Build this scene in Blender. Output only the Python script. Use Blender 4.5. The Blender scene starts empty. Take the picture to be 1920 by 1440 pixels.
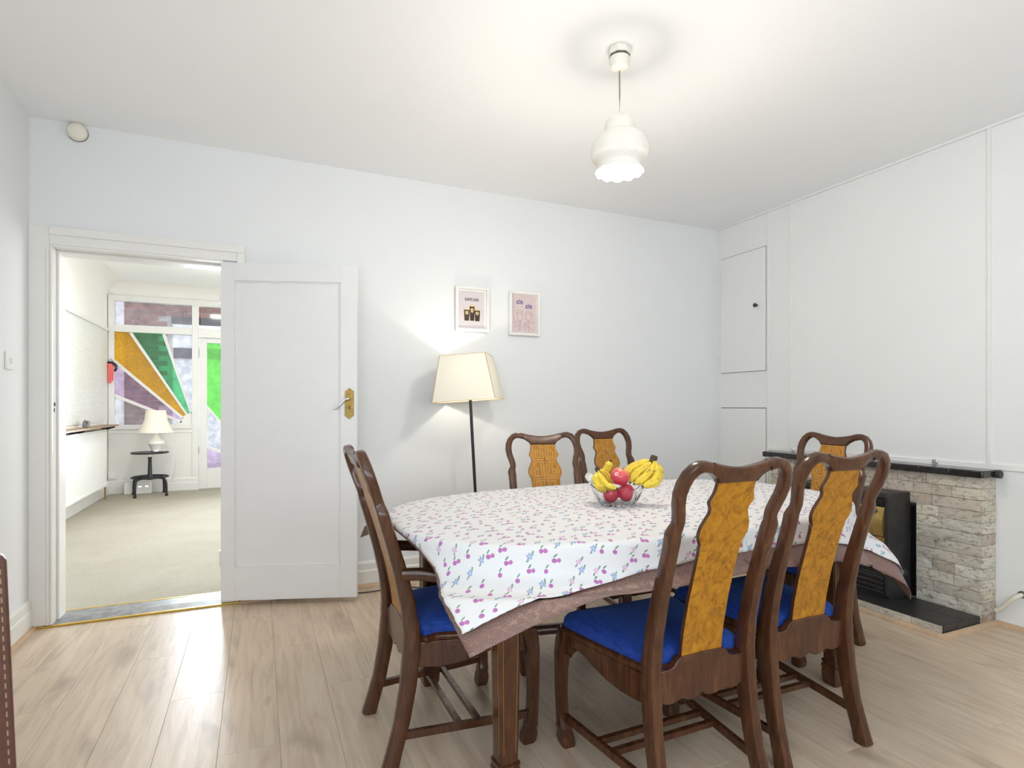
import bpy, bmesh, math, random
import numpy as np
from mathutils import Vector, Matrix
random.seed(7)
C = bpy.context.scene.collection
SC = bpy.context.scene
PI = math.pi
R = math.radians

# ------------------------------------------------------------------ camera, world, light, exposure
cam_d = bpy.data.cameras.new('camera'); cam = bpy.data.objects.new('camera', cam_d); C.objects.link(cam)
cam_d.sensor_width = 36; cam_d.lens = 36*1060/1920; cam_d.shift_y = 40/1920; cam_d.clip_start = 0.02
cam.location = (0, 0, 1.16); cam.rotation_euler = (R(90), 0, R(-24.14))
SC.camera = cam

world = bpy.data.worlds.new('world'); SC.world = world; world.use_nodes = True
bg = world.node_tree.nodes['Background']; bg.inputs[0].default_value = (0.86, 0.93, 1.0, 1); bg.inputs[1].default_value = 1.9

def area(name, loc, rot, sx, sy, energy, col, spread=180):
    d = bpy.data.lights.new(name, 'AREA'); d.shape = 'RECTANGLE'; d.size = sx; d.size_y = sy
    d.energy = energy; d.color = col; d.spread = R(spread)
    o = bpy.data.objects.new(name, d); C.objects.link(o); o.location = loc; o.rotation_euler = rot
    return o
def point(name, loc, energy, col, rad=0.03):
    d = bpy.data.lights.new(name, 'POINT'); d.energy = energy; d.color = col; d.shadow_soft_size = rad
    o = bpy.data.objects.new(name, d); C.objects.link(o); o.location = loc
    return o
FRONT_Y = -2.0
area('window_daylight', (0.55, FRONT_Y+0.09, 1.55), (R(118), 0, 0), 2.6, 1.5, 52, (0.82, 0.91, 1.0))
area('side_window_daylight', (-1.03, -0.85, 1.60), (R(108), 0, R(-90)), 1.2, 1.4, 64, (0.80, 0.90, 1.0))
area('hall_side_fill_light', (1.5, 5.7, 1.6), (R(90), 0, R(90)), 2.2, 1.6, 34, (0.94, 0.97, 1.0))  # added fill light for the hall; the right wall has no window
area('porch_fill_light', (2.2, 9.42, 1.8), (R(90), 0, R(90)), 0.8, 2.0, 60, (0.90, 0.95, 1.0))  # added area light brightening the porch bricks and glass from the side
area('front_door_daylight', (-0.30, 8.76, 1.45), (R(84), 0, R(180)), 0.8, 1.7, 38, (0.80, 0.90, 1.0), 85)
SC.view_settings.view_transform = 'Standard'; SC.view_settings.look = 'None'
SC.view_settings.gamma = 1.0; SC.view_settings.use_curve_mapping = False
SC.view_settings.exposure = 0.34
try:
    SC.cycles.max_bounces = 10; SC.cycles.diffuse_bounces = 6; SC.cycles.transparent_max_bounces = 12
    SC.cycles.sample_clamp_indirect = 4.0
except Exception: pass

# ------------------------------------------------------------------ material helpers
class NT:
    def __init__(s, name):
        s.m = bpy.data.materials.new(name); s.m.use_nodes = True
        s.t = s.m.node_tree; s.n = s.t.nodes; s.l = s.t.links
        s.b = s.n['Principled BSDF']; s.out = s.n['Material Output']
    def new(s, typ, **kw):
        n = s.n.new(typ)
        for k, v in kw.items(): setattr(n, k, v)
        return n
    def link(s, a, b): s.l.new(a, b)
    def val(s, inp, v):
        if hasattr(v, 'is_linked') or isinstance(v, bpy.types.NodeSocket): s.l.new(v, inp)
        else: inp.default_value = v
    def math(s, op, a, b=None, c=None, clamp=False):
        n = s.new('ShaderNodeMath', operation=op); n.use_clamp = clamp
        s.val(n.inputs[0], a)
        if b is not None: s.val(n.inputs[1], b)
        if c is not None: s.val(n.inputs[2], c)
        return n.outputs[0]
    def mix(s, f, a, b, typ='MIX'):
        n = s.new('ShaderNodeMix', data_type='RGBA', blend_type=typ)
        s.val(n.inputs['Factor'], f)
        s.val(n.inputs[6], a if not isinstance(a, tuple) or len(a) == 4 else a+(1,))
        s.val(n.inputs[7], b if not isinstance(b, tuple) or len(b) == 4 else b+(1,))
        return n.outputs[2]
    def coords(s, kind='Object', scale=(1, 1, 1), rot=(0, 0, 0)):
        if kind == 'World': o = s.new('ShaderNodeNewGeometry').outputs['Position']
        else: o = s.new('ShaderNodeTexCoord').outputs[kind]
        mp = s.new('ShaderNodeMapping'); s.link(o, mp.inputs[0])
        mp.inputs['Scale'].default_value = scale; mp.inputs['Rotation'].default_value = rot
        return mp.outputs[0]
    def noise(s, co, scale=5, detail=4, rough=0.55, dist=0):
        n = s.new('ShaderNodeTexNoise'); s.link(co, n.inputs['Vector'])
        n.inputs['Scale'].default_value = scale; n.inputs['Detail'].default_value = detail
        n.inputs['Roughness'].default_value = rough; n.inputs['Distortion'].default_value = dist
        return n.outputs[0]
    def ramp(s, f, stops):
        n = s.new('ShaderNodeValToRGB'); s.link(f, n.inputs[0]); e = n.color_ramp.elements
        while len(e) < len(stops): e.new(0.5)
        for i, (p, c) in enumerate(stops):
            e[i].position = p; e[i].color = (c+(1,)) if isinstance(c, tuple) and len(c) == 3 else ((c, c, c, 1) if not isinstance(c, tuple) else c)
        return n.outputs[0]
    def bump(s, h, strength=0.2, dist=0.01):
        n = s.new('ShaderNodeBump'); n.inputs['Strength'].default_value = strength; n.inputs['Distance'].default_value = dist
        s.link(h, n.inputs['Height']); s.link(n.outputs[0], s.b.inputs['Normal'])
    def base(s, c, rough=0.5, metal=0, spec=0.5, coat=0):
        s.val(s.b.inputs['Base Color'], c+(1,) if isinstance(c, tuple) and len(c) == 3 else c)
        s.val(s.b.inputs['Roughness'], rough); s.b.inputs['Metallic'].default_value = metal
        s.b.inputs['Specular IOR Level'].default_value = spec; s.b.inputs['Coat Weight'].default_value = coat
        s.b.inputs['Coat Roughness'].default_value = 0.12
        return s.m

def simple(name, c, rough=0.5, metal=0, var=0.06, scale=12, bump=0, bscale=60, spec=0.5, coat=0):
    t = NT(name); co = t.coords('Object')
    n = t.noise(co, scale, 4)
    lo = tuple(max(0, x*(1-var)) for x in c); hi = tuple(min(1, x*(1+var)) for x in c)
    t.base(t.ramp(n, [(0.3, lo), (0.7, hi)]), rough, metal, spec, coat)
    if bump: t.bump(t.noise(co, bscale, 5), bump, 0.004)
    return t.m
def glow(name, c, strength):
    t = NT(name); t.base(c, 0.5); t.b.inputs['Emission Color'].default_value = c+(1,); t.b.inputs['Emission Strength'].default_value = strength
    return t.m

M = {}
M['wall'] = simple('wall_paint', (0.775, 0.79, 0.80), 0.6, var=0.012, scale=1.5, bump=0.05, bscale=90)
M['ceiling'] = simple('ceiling_paint', (0.91, 0.92, 0.925), 0.7, var=0.01, scale=1.2, bump=0.05, bscale=50)
M['panel'] = simple('panel_paint', (0.775, 0.78, 0.77), 0.5, var=0.012, scale=2, bump=0.03)
M['trim'] = simple('gloss_white_paint', (0.80, 0.79, 0.765), 0.3, var=0.02, scale=6)
M['doorp'] = simple('door_paint', (0.80, 0.80, 0.80), 0.35, var=0.015, scale=4)
M['hallw'] = simple('hall_wall_paint', (0.87, 0.85, 0.81), 0.6, var=0.012, scale=2)
M['dark'] = simple('dark_gap', (0.10, 0.095, 0.085), 0.8)
M['black'] = simple('black_metal', (0.012, 0.013, 0.016), 0.4)
M['white'] = simple('white_plastic', (0.82, 0.82, 0.80), 0.35, var=0.02)
M['cream'] = simple('cream_plastic', (0.80, 0.77, 0.68), 0.4, var=0.05)
M['brass'] = simple('aged_brass', (0.36, 0.24, 0.07), 0.38, metal=0.85, var=0.25, scale=60, bump=0.1)
M['gold'] = simple('gold_strip', (0.65, 0.45, 0.09), 0.32, metal=0.8, var=0.1)
M['chrome'] = simple('chrome', (0.75, 0.75, 0.78), 0.2, metal=1)
M['oaktrim'] = simple('oak_trim', (0.52, 0.36, 0.23), 0.45, var=0.1, scale=30)
M['grout'] = simple('pale_grout', (0.30, 0.29, 0.26), 0.85)

def m_wood():
    t = NT('dark_walnut'); co = t.coords('Object', (9, 9, 2.0))
    n = t.noise(co, 3.0, 6, 0.6, 1.5)
    c = t.ramp(n, [(0.25, (0.036, 0.0125, 0.006)), (0.55, (0.078, 0.028, 0.011)), (0.8, (0.14, 0.054, 0.019))])
    t.base(c, 0.24, 0, 0.4, 0.15); t.bump(n, 0.03, 0.002); return t.m
def m_burl(name='burl_veneer', tone=1.0):
    t = NT(name); co = t.coords('Object', (1, 1, 0.75))
    n1 = t.noise(co, 9, 3, 0.5, 1.2)
    w = t.math('SINE', t.math('MULTIPLY', n1, 46))
    n2 = t.noise(co, 45, 5, 0.6, 0.8)
    f = t.math('ADD', t.math('MULTIPLY', w, 0.085), n2)
    c = t.ramp(f, [(0.25, (0.21*tone, 0.080*tone, 0.004*tone)), (0.5, (0.36*tone, 0.150*tone, 0.007*tone)), (0.75, (0.46*tone, 0.205*tone, 0.012*tone))])
    t.base(c, 0.33, 0, 0.35, 0.08); return t.m
def m_velvet():
    t = NT('blue_velvet'); co = t.coords('Object', (55, 6, 20))
    n = t.noise(co, 3, 5, 0.65, 0.6)
    c = t.ramp(n, [(0.3, (0.007, 0.028, 0.17)), (0.7, (0.017, 0.068, 0.38))])
    t.base(c, 0.75, 0, 0.3); t.b.inputs['Sheen Weight'].default_value = 0.25
    t.b.inputs['Sheen Tint'].default_value = (0.2, 0.4, 1, 1); t.bump(n, 0.5, 0.004); return t.m
def m_plank():
    t = NT('oak_laminate'); rnd = t.new('ShaderNodeObjectInfo').outputs['Random']
    g = t.new('ShaderNodeNewGeometry').outputs['Position']
    off = t.new('ShaderNodeVectorMath', operation='MULTIPLY_ADD'); t.link(rnd, off.inputs[0]); off.inputs[1].default_value = (13, 29, 0); t.link(g, off.inputs[2])
    mp = t.new('ShaderNodeMapping'); t.link(off.outputs[0], mp.inputs[0]); mp.inputs['Scale'].default_value = (16, 1.3, 1)
    n = t.noise(mp.outputs[0], 2.0, 6, 0.62, 0.9)
    mp2 = t.new('ShaderNodeMapping'); t.link(off.outputs[0], mp2.inputs[0]); mp2.inputs['Scale'].default_value = (5, 1.6, 1)
    k = t.noise(mp2.outputs[0], 1.6, 2, 0.5, 0.4)
    c = t.ramp(n, [(0.25, (0.42, 0.310, 0.210)), (0.5, (0.57, 0.45, 0.33)), (0.75, (0.66, 0.54, 0.41))])
    c = t.mix(t.ramp(k, [(0.57, 0.0), (0.74, 0.6)]), c, (0.25, 0.175, 0.125))
    c = t.mix(t.math('MULTIPLY', rnd, 0.20), c, (0.47, 0.36, 0.26))
    t.base(c, 0.34, 0, 0.5); t.bump(n, 0.05, 0.002); return t.m
def m_carpet():
    t = NT('beige_carpet'); co = t.coords('World')
    a = t.noise(co, 2.2, 4, 0.6, 0.5); b = t.noise(co, 180, 3, 0.7)
    c = t.mix(t.ramp(a, [(0.35, 0.0), (0.7, 1.0)]), (0.40, 0.36, 0.28), (0.49, 0.455, 0.37))
    c = t.mix(0.5, c, t.ramp(b, [(0.3, (0.31, 0.275, 0.21)), (0.7, (0.58, 0.545, 0.46))]))
    t.base(c, 0.95, 0, 0.1); t.bump(b, 0.6, 0.01); return t.m
def m_stone():
    t = NT('painted_stone'); rnd = t.new('ShaderNodeObjectInfo').outputs['Random']
    co = t.coords('World'); mp = t.new('ShaderNodeMapping'); t.link(co, mp.inputs[0]); mp.inputs['Scale'].default_value = (1, 1, 2.2)
    n = t.noise(mp.outputs[0], 26, 8, 0.68, 0.7); n2 = t.noise(mp.outputs[0], 7, 4, 0.6, 0.4)
    c = t.ramp(rnd, [(0.0, (0.70, 0.64, 0.51)), (0.32, (0.76, 0.72, 0.63)), (0.50, (0.50, 0.44, 0.35)), (0.62, (0.74, 0.70, 0.61)), (0.80, (0.44, 0.31, 0.23)), (0.9, (0.66, 0.62, 0.54)), (1.0, (0.60, 0.56, 0.49))])
    c = t.mix(t.ramp(n, [(0.36, 0.75), (0.50, 0.0)]), c, (0.24, 0.18, 0.13))
    c = t.mix(t.ramp(n2, [(0.55, 0.0), (0.75, 0.6)]), c, (0.66, 0.62, 0.54))
    t.base(c, 0.8, 0, 0.3); t.bump(n, 1.0, 0.010); return t.m
def m_brick():
    t = NT('red_brick'); rnd = t.new('ShaderNodeObjectInfo').outputs['Random']; co = t.coords('World')
    n = t.noise(co, 30, 5, 0.6)
    c = t.ramp(rnd, [(0, (0.22, 0.075, 0.06)), (0.5, (0.30, 0.11, 0.085)), (1, (0.17, 0.06, 0.06))])
    c = t.mix(t.ramp(n, [(0.4, 0), (0.75, 0.4)]), c, (0.42, 0.25, 0.2))
    t.base(c, 0.85, 0, 0.2); t.bump(n, 0.4, 0.005); return t.m
def m_oilcloth():
    t = NT('brown_oilcloth'); uv = t.coords('UV')
    v = t.new('ShaderNodeTexVoronoi', voronoi_dimensions='2D'); t.link(uv, v.inputs['Vector']); v.inputs['Scale'].default_value = 30; v.inputs['Randomness'].default_value = 0.35
    rings = t.math('SINE', t.math('MULTIPLY', v.outputs['Distance'], 34))
    c = t.ramp(rings, [(0.2, (0.175, 0.098, 0.078)), (0.9, (0.24, 0.145, 0.118))])
    t.base(c, 0.36, 0, 0.5); t.bump(rings, 0.25, 0.003); return t.m
def m_cherrycloth():
    t = NT('cherry_print_cotton'); uv = t.coords('UV'); base = (0.68, 0.675, 0.67, 1)
    col = base
    def cell(scale, off, rand=0.6):
        mp = t.new('ShaderNodeMapping'); t.link(uv, mp.inputs[0]); mp.inputs['Location'].default_value = off+(0,); mp.inputs['Scale'].default_value = (scale, scale, 1)
        v = t.new('ShaderNodeTexVoronoi', voronoi_dimensions='2D'); t.link(mp.outputs[0], v.inputs['Vector']); v.inputs['Scale'].default_value = 1; v.inputs['Randomness'].default_value = rand
        sub = t.new('ShaderNodeVectorMath', operation='SUBTRACT'); t.link(mp.outputs[0], sub.inputs[0]); t.link(v.outputs['Position'], sub.inputs[1])
        sep = t.new('ShaderNodeSeparateXYZ'); t.link(sub.outputs[0], sep.inputs[0])
        cs = t.new('ShaderNodeSeparateColor'); t.link(v.outputs['Color'], cs.inputs[0])
        return sep.outputs[0], sep.outputs[1], cs.outputs[0], cs.outputs[1]
    def ellipse(x, y, cx, cy, rx, ry, rot=0.0):
        dx = t.math('SUBTRACT', x, cx); dy = t.math('SUBTRACT', y, cy); c, s = math.cos(rot), math.sin(rot)
        a = t.math('ADD', t.math('MULTIPLY', dx, c/rx), t.math('MULTIPLY', dy, s/rx))
        b = t.math('ADD', t.math('MULTIPLY', dx, -s/ry), t.math('MULTIPLY', dy, c/ry))
        return t.math('LESS_THAN', t.math('ADD', t.math('MULTIPLY', a, a), t.math('MULTIPLY', b, b)), 1.0)
    def flower(x, y, r):
        rad = t.math('SQRT', t.math('ADD', t.math('MULTIPLY', x, x), t.math('MULTIPLY', y, y)))
        th = t.math('ARCTAN2', y, x)
        lim = t.math('MULTIPLY_ADD', t.math('COSINE', t.math('MULTIPLY', th, 5)), r*0.24, r*0.76)
        return t.math('LESS_THAN', rad, lim)
    def put(mask, c, cond=None):
        nonlocal col
        if cond is not None: mask = t.math('MULTIPLY', mask, cond)
        col = t.mix(mask, col, c+(1,))
    s = 22.0
    x, y, ra, rb = cell(s, (0, 0), 0.7)
    A = t.math('LESS_THAN', ra, 0.58); B = t.math('GREATER_THAN', ra, 0.58); TW = t.math('MULTIPLY', A, t.math('GREATER_THAN', rb, 0.55))
    put(ellipse(x, y, 0.06, 0.27, 0.16, 0.055, 0.5), (0.15, 0.26, 0.17), A)
    put(ellipse(x, y, -0.10, 0.0, 0.15, 0.15), (0.42, 0.15, 0.38), A)
    put(ellipse(x, y, 0.18, -0.07, 0.145, 0.145), (0.45, 0.17, 0.37), TW)
    put(ellipse(x, y, 0.24, 0.14, 0.16, 0.06, 0.9), (0.2, 0.3, 0.22), B)
    put(ellipse(x, y, -0.20, -0.20, 0.14, 0.055, 0.6), (0.2, 0.3, 0.22), B)
    put(flower(x, y, 0.25), (0.30, 0.38, 0.54), t.math('MULTIPLY', B, t.math('GREATER_THAN', rb, 0.42)))
    put(flower(x, y, 0.22), (0.60, 0.40, 0.52), t.math('MULTIPLY', B, t.math('LESS_THAN', rb, 0.42)))
    put(ellipse(x, y, 0, 0, 0.05, 0.05), (0.6, 0.6, 0.66), B)
    n = t.noise(t.coords('UV'), 18, 3, 0.6, 0.5)
    t.base(col, 0.8, 0, 0.2); t.b.inputs['Sheen Weight'].default_value = 0.1; t.bump(n, 0.35, 0.012); return t.m
def m_glass(name, c, trans=0.7, rough=0.25, bscale=120, bstr=0.5, dark=0.35):
    t = NT(name); co = t.coords('World'); n = t.noise(co, bscale, 3, 0.6)
    tr = t.new('ShaderNodeBsdfTransparent'); tr.inputs[0].default_value = c+(1,)
    tl = t.new('ShaderNodeBsdfTranslucent'); tl.inputs[0].default_value = c+(1,)
    gl = t.new('ShaderNodeBsdfGlossy'); gl.inputs['Roughness'].default_value = rough
    bp = t.new('ShaderNodeBump'); bp.inputs['Strength'].default_value = bstr; bp.inputs['Distance'].default_value = 0.003; t.link(n, bp.inputs['Height'])
    t.link(bp.outputs[0], tl.inputs['Normal']); t.link(bp.outputs[0], gl.inputs['Normal'])
    tint = t.mix(t.ramp(n, [(0.35, 0.0), (0.65, dark)]), c+(1,), tuple(x*0.5 for x in c)+(1,)); t.link(tint, tr.inputs[0]); t.link(tint, tl.inputs[0])
    m1 = t.new('ShaderNodeMixShader'); m1.inputs[0].default_value = 1-trans; t.link(tr.outputs[0], m1.inputs[1]); t.link(tl.outputs[0], m1.inputs[2])
    m2 = t.new('ShaderNodeMixShader'); m2.inputs[0].default_value = 0.06; t.link(m1.outputs[0], m2.inputs[1]); t.link(gl.outputs[0], m2.inputs[2])
    t.link(m2.outputs[0], t.out.inputs[0]); return t.m
def m_shade(name, c, trans, emit, tlf=0.06):
    t = NT(name)
    tr = t.new('ShaderNodeBsdfTransparent'); tr.inputs[0].default_value = (1, 1, 1, 1)
    tl = t.new('ShaderNodeBsdfTranslucent'); tl.inputs[0].default_value = c+(1,)
    df = t.new('ShaderNodeBsdfDiffuse'); n = t.noise(t.coords('Object'), 150, 3); t.link(t.ramp(n, [(0.3, tuple(x*0.94 for x in c)), (0.7, c)]), df.inputs[0])
    em = t.new('ShaderNodeEmission'); em.inputs[0].default_value = c+(1,); em.inputs[1].default_value = emit
    a = t.new('ShaderNodeMixShader'); a.inputs[0].default_value = 1-tlf; t.link(tl.outputs[0], a.inputs[1]); t.link(df.outputs[0], a.inputs[2])
    b = t.new('ShaderNodeMixShader'); b.inputs[0].default_value = trans; t.link(a.outputs[0], b.inputs[1]); t.link(tr.outputs[0], b.inputs[2])
    ad = t.new('ShaderNodeAddShader'); t.link(b.outputs[0], ad.inputs[0]); t.link(em.outputs[0], ad.inputs[1])
    t.link(ad.outputs[0], t.out.inputs[0]); return t.m
M['wood'] = m_wood(); M['burl'] = m_burl(); M['velvet'] = m_velvet(); M['plank'] = m_plank(); M['carpet'] = m_carpet()
M['stone'] = m_stone(); M['brick'] = m_brick(); M['oilcloth'] = m_oilcloth(); M['cherry'] = m_cherrycloth()
M['inlay'] = simple('inlay_line', (0.27, 0.13, 0.035), 0.4)
M['fret'] = simple('pale_fret_lines', (0.45, 0.24, 0.06), 0.35, var=0.12, scale=40)
M['amber'] = m_glass('amber_glass', (0.98, 0.70, 0.008), 0.5, bscale=42, bstr=1.0, dark=0.6)
M['green'] = m_glass('green_glass', (0.34, 0.78, 0.50), 0.9, bscale=8)
M['green2'] = m_glass('bright_green_glass', (0.45, 0.92, 0.35), 0.6, bscale=8)
M['mauve'] = m_glass('mauve_glass', (0.88, 0.78, 0.92), 0.9, bscale=12)
M['clear'] = m_glass('obscure_clear_glass', (0.93, 0.94, 0.97), 0.9, bscale=10)
M['pane'] = m_glass('clear_window_glass', (0.95, 0.97, 0.97), 0.97, rough=0.05, bscale=2, bstr=0.05)
M['tile'] = simple('black_glazed_tile', (0.018, 0.017, 0.018), 0.16, var=0.2, spec=0.6)
M['tile_matt'] = simple('black_hearth_tile', (0.026, 0.024, 0.024), 0.38, var=0.3, scale=20)
M['iron'] = simple('dark_cast_metal', (0.045, 0.042, 0.042), 0.42, metal=0.4, var=0.2)
M['soot'] = simple('black_embossed_plate', (0.012, 0.011, 0.012), 0.5, bump=0.9, bscale=70)
M['brasspanel'] = simple('brushed_brass_panel', (0.46, 0.33, 0.11), 0.34, metal=0.7, var=0.15, scale=30, bump=0.12)
M['radiant'] = simple('ceramic_radiant', (0.62, 0.56, 0.44), 0.7, var=0.15, scale=40)
M['leather'] = simple('brown_leather', (0.115, 0.048, 0.036), 0.38, var=0.15, scale=25, bump=0.25, bscale=140)
M['stitch'] = simple('tan_thread', (0.42, 0.30, 0.16), 0.7)
M['lampshade'] = m_shade('cream_fabric_shade', (0.86, 0.825, 0.71), 0.0, 0.0, 0.033)
M['hallshade'] = m_shade('ivory_fabric_shade', (0.95, 0.90, 0.80), 0.0, 0.0, 0.16)
M['pendantglass'] = m_shade('white_opal_glass', (0.74, 0.71, 0.65), 0.0, 0.14, 0.002)
M['bulb'] = glow('lit_bulb', (1.0, 0.9, 0.72), 4.0)
M['tube'] = glow('lit_ceiling_light', (1.0, 0.97, 0.9), 3.0)
M['led'] = glow('lit_indicator', (0.8, 0.9, 1.0), 3.0)
M['ceramic'] = simple('white_ceramic', (0.84, 0.82, 0.78), 0.2, var=0.02)
M['paper'] = simple('blush_paper', (0.66, 0.60, 0.62), 0.9, var=0.02)
M['paper2'] = simple('pink_paper', (0.66, 0.54, 0.54), 0.9, var=0.02)
M['ink'] = simple('dark_ink', (0.045, 0.032, 0.032), 0.9)
M['blueink'] = simple('blue_ink', (0.03, 0.045, 0.24), 0.9)
M['lineink'] = simple('grey_pink_ink', (0.34, 0.24, 0.26), 0.9)
M['stout'] = simple('stout_brown_print', (0.055, 0.036, 0.022), 0.9, var=0.3)
M['cream_print'] = simple('cream_print', (0.70, 0.56, 0.30), 0.9)
M['ribbon'] = simple('coral_ribbon', (0.80, 0.16, 0.15), 0.7)
def m_wpaper():
    t = NT('textured_wallpaper'); co = t.coords('World'); n = t.noise(co, 20, 3, 0.55, 1.0)
    t.base(t.ramp(n, [(0.3, (0.77, 0.775, 0.75)), (0.7, (0.82, 0.82, 0.80))]), 0.4); t.bump(n, 1.0, 0.016); return t.m
M['wpaper'] = m_wpaper()
M['paving'] = simple('paving', (0.40, 0.42, 0.36), 0.9, var=0.2, scale=6)
M['garage'] = simple('white_garage_paint', (0.80, 0.78, 0.80), 0.6)
M['timber'] = simple('dark_stained_beam', (0.045, 0.03, 0.045), 0.7)
M['shelfwood'] = simple('shelf_wood', (0.30, 0.19, 0.10), 0.4, var=0.15, scale=20)
M['pipe'] = simple('painted_pipe', (0.72, 0.68, 0.58), 0.45, var=0.08, scale=30)
M['grey'] = simple('grey_plastic', (0.10, 0.11, 0.12), 0.5)
M['sill'] = simple('worn_grey_sill', (0.22, 0.225, 0.225), 0.35, var=0.35, scale=25)
M['cordm'] = simple('taupe_flex', (0.26, 0.22, 0.18), 0.6)
M['wrap'] = simple('white_wrapper', (0.80, 0.79, 0.74), 0.5)
def m_banana():
    t = NT('banana_skin'); co = t.coords('Object'); n = t.noise(co, 30, 4, 0.6); s = t.noise(co, 90, 2, 0.5)
    c = t.ramp(n, [(0.3, (0.62, 0.42, 0.02)), (0.7, (0.80, 0.62, 0.06))])
    c = t.mix(t.ramp(s, [(0.63, 0.0), (0.70, 0.8)]), c, (0.12, 0.06, 0.02)); t.base(c, 0.45); return t.m
def m_apple():
    t = NT('pink_apple_skin'); co = t.coords('Object'); g = t.new('ShaderNodeSeparateXYZ'); t.link(co, g.inputs[0])
    n = t.noise(co, 25, 4, 0.6)
    h = t.math('ADD', t.math('MULTIPLY', g.outputs[2], 11), t.math('MULTIPLY', n, 0.55))
    c = t.ramp(h, [(0.10, (0.52, 0.025, 0.055)), (0.42, (0.66, 0.075, 0.10)), (0.62, (0.72, 0.30, 0.13)), (0.8, (0.74, 0.46, 0.18))])
    t.base(c, 0.28, 0, 0.5, 0.2); return t.m
M['banana'] = m_banana(); M['apple'] = m_apple(); M['stalk'] = simple('brown_stalk', (0.07, 0.045, 0.02), 0.8)
tb = NT('cut_crystal'); tb.base((1, 1, 1), 0.02); tb.b.inputs['Transmission Weight'].default_value = 1.0; tb.b.inputs['IOR'].default_value = 1.22
tb.val(tb.b.inputs['Base Color'], tb.ramp(tb.noise(tb.coords('Object'), 4, 2), [(0.2, (0.93, 0.94, 0.97)), (0.8, (1, 1, 1))])); M['crystal'] = tb.m

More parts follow.
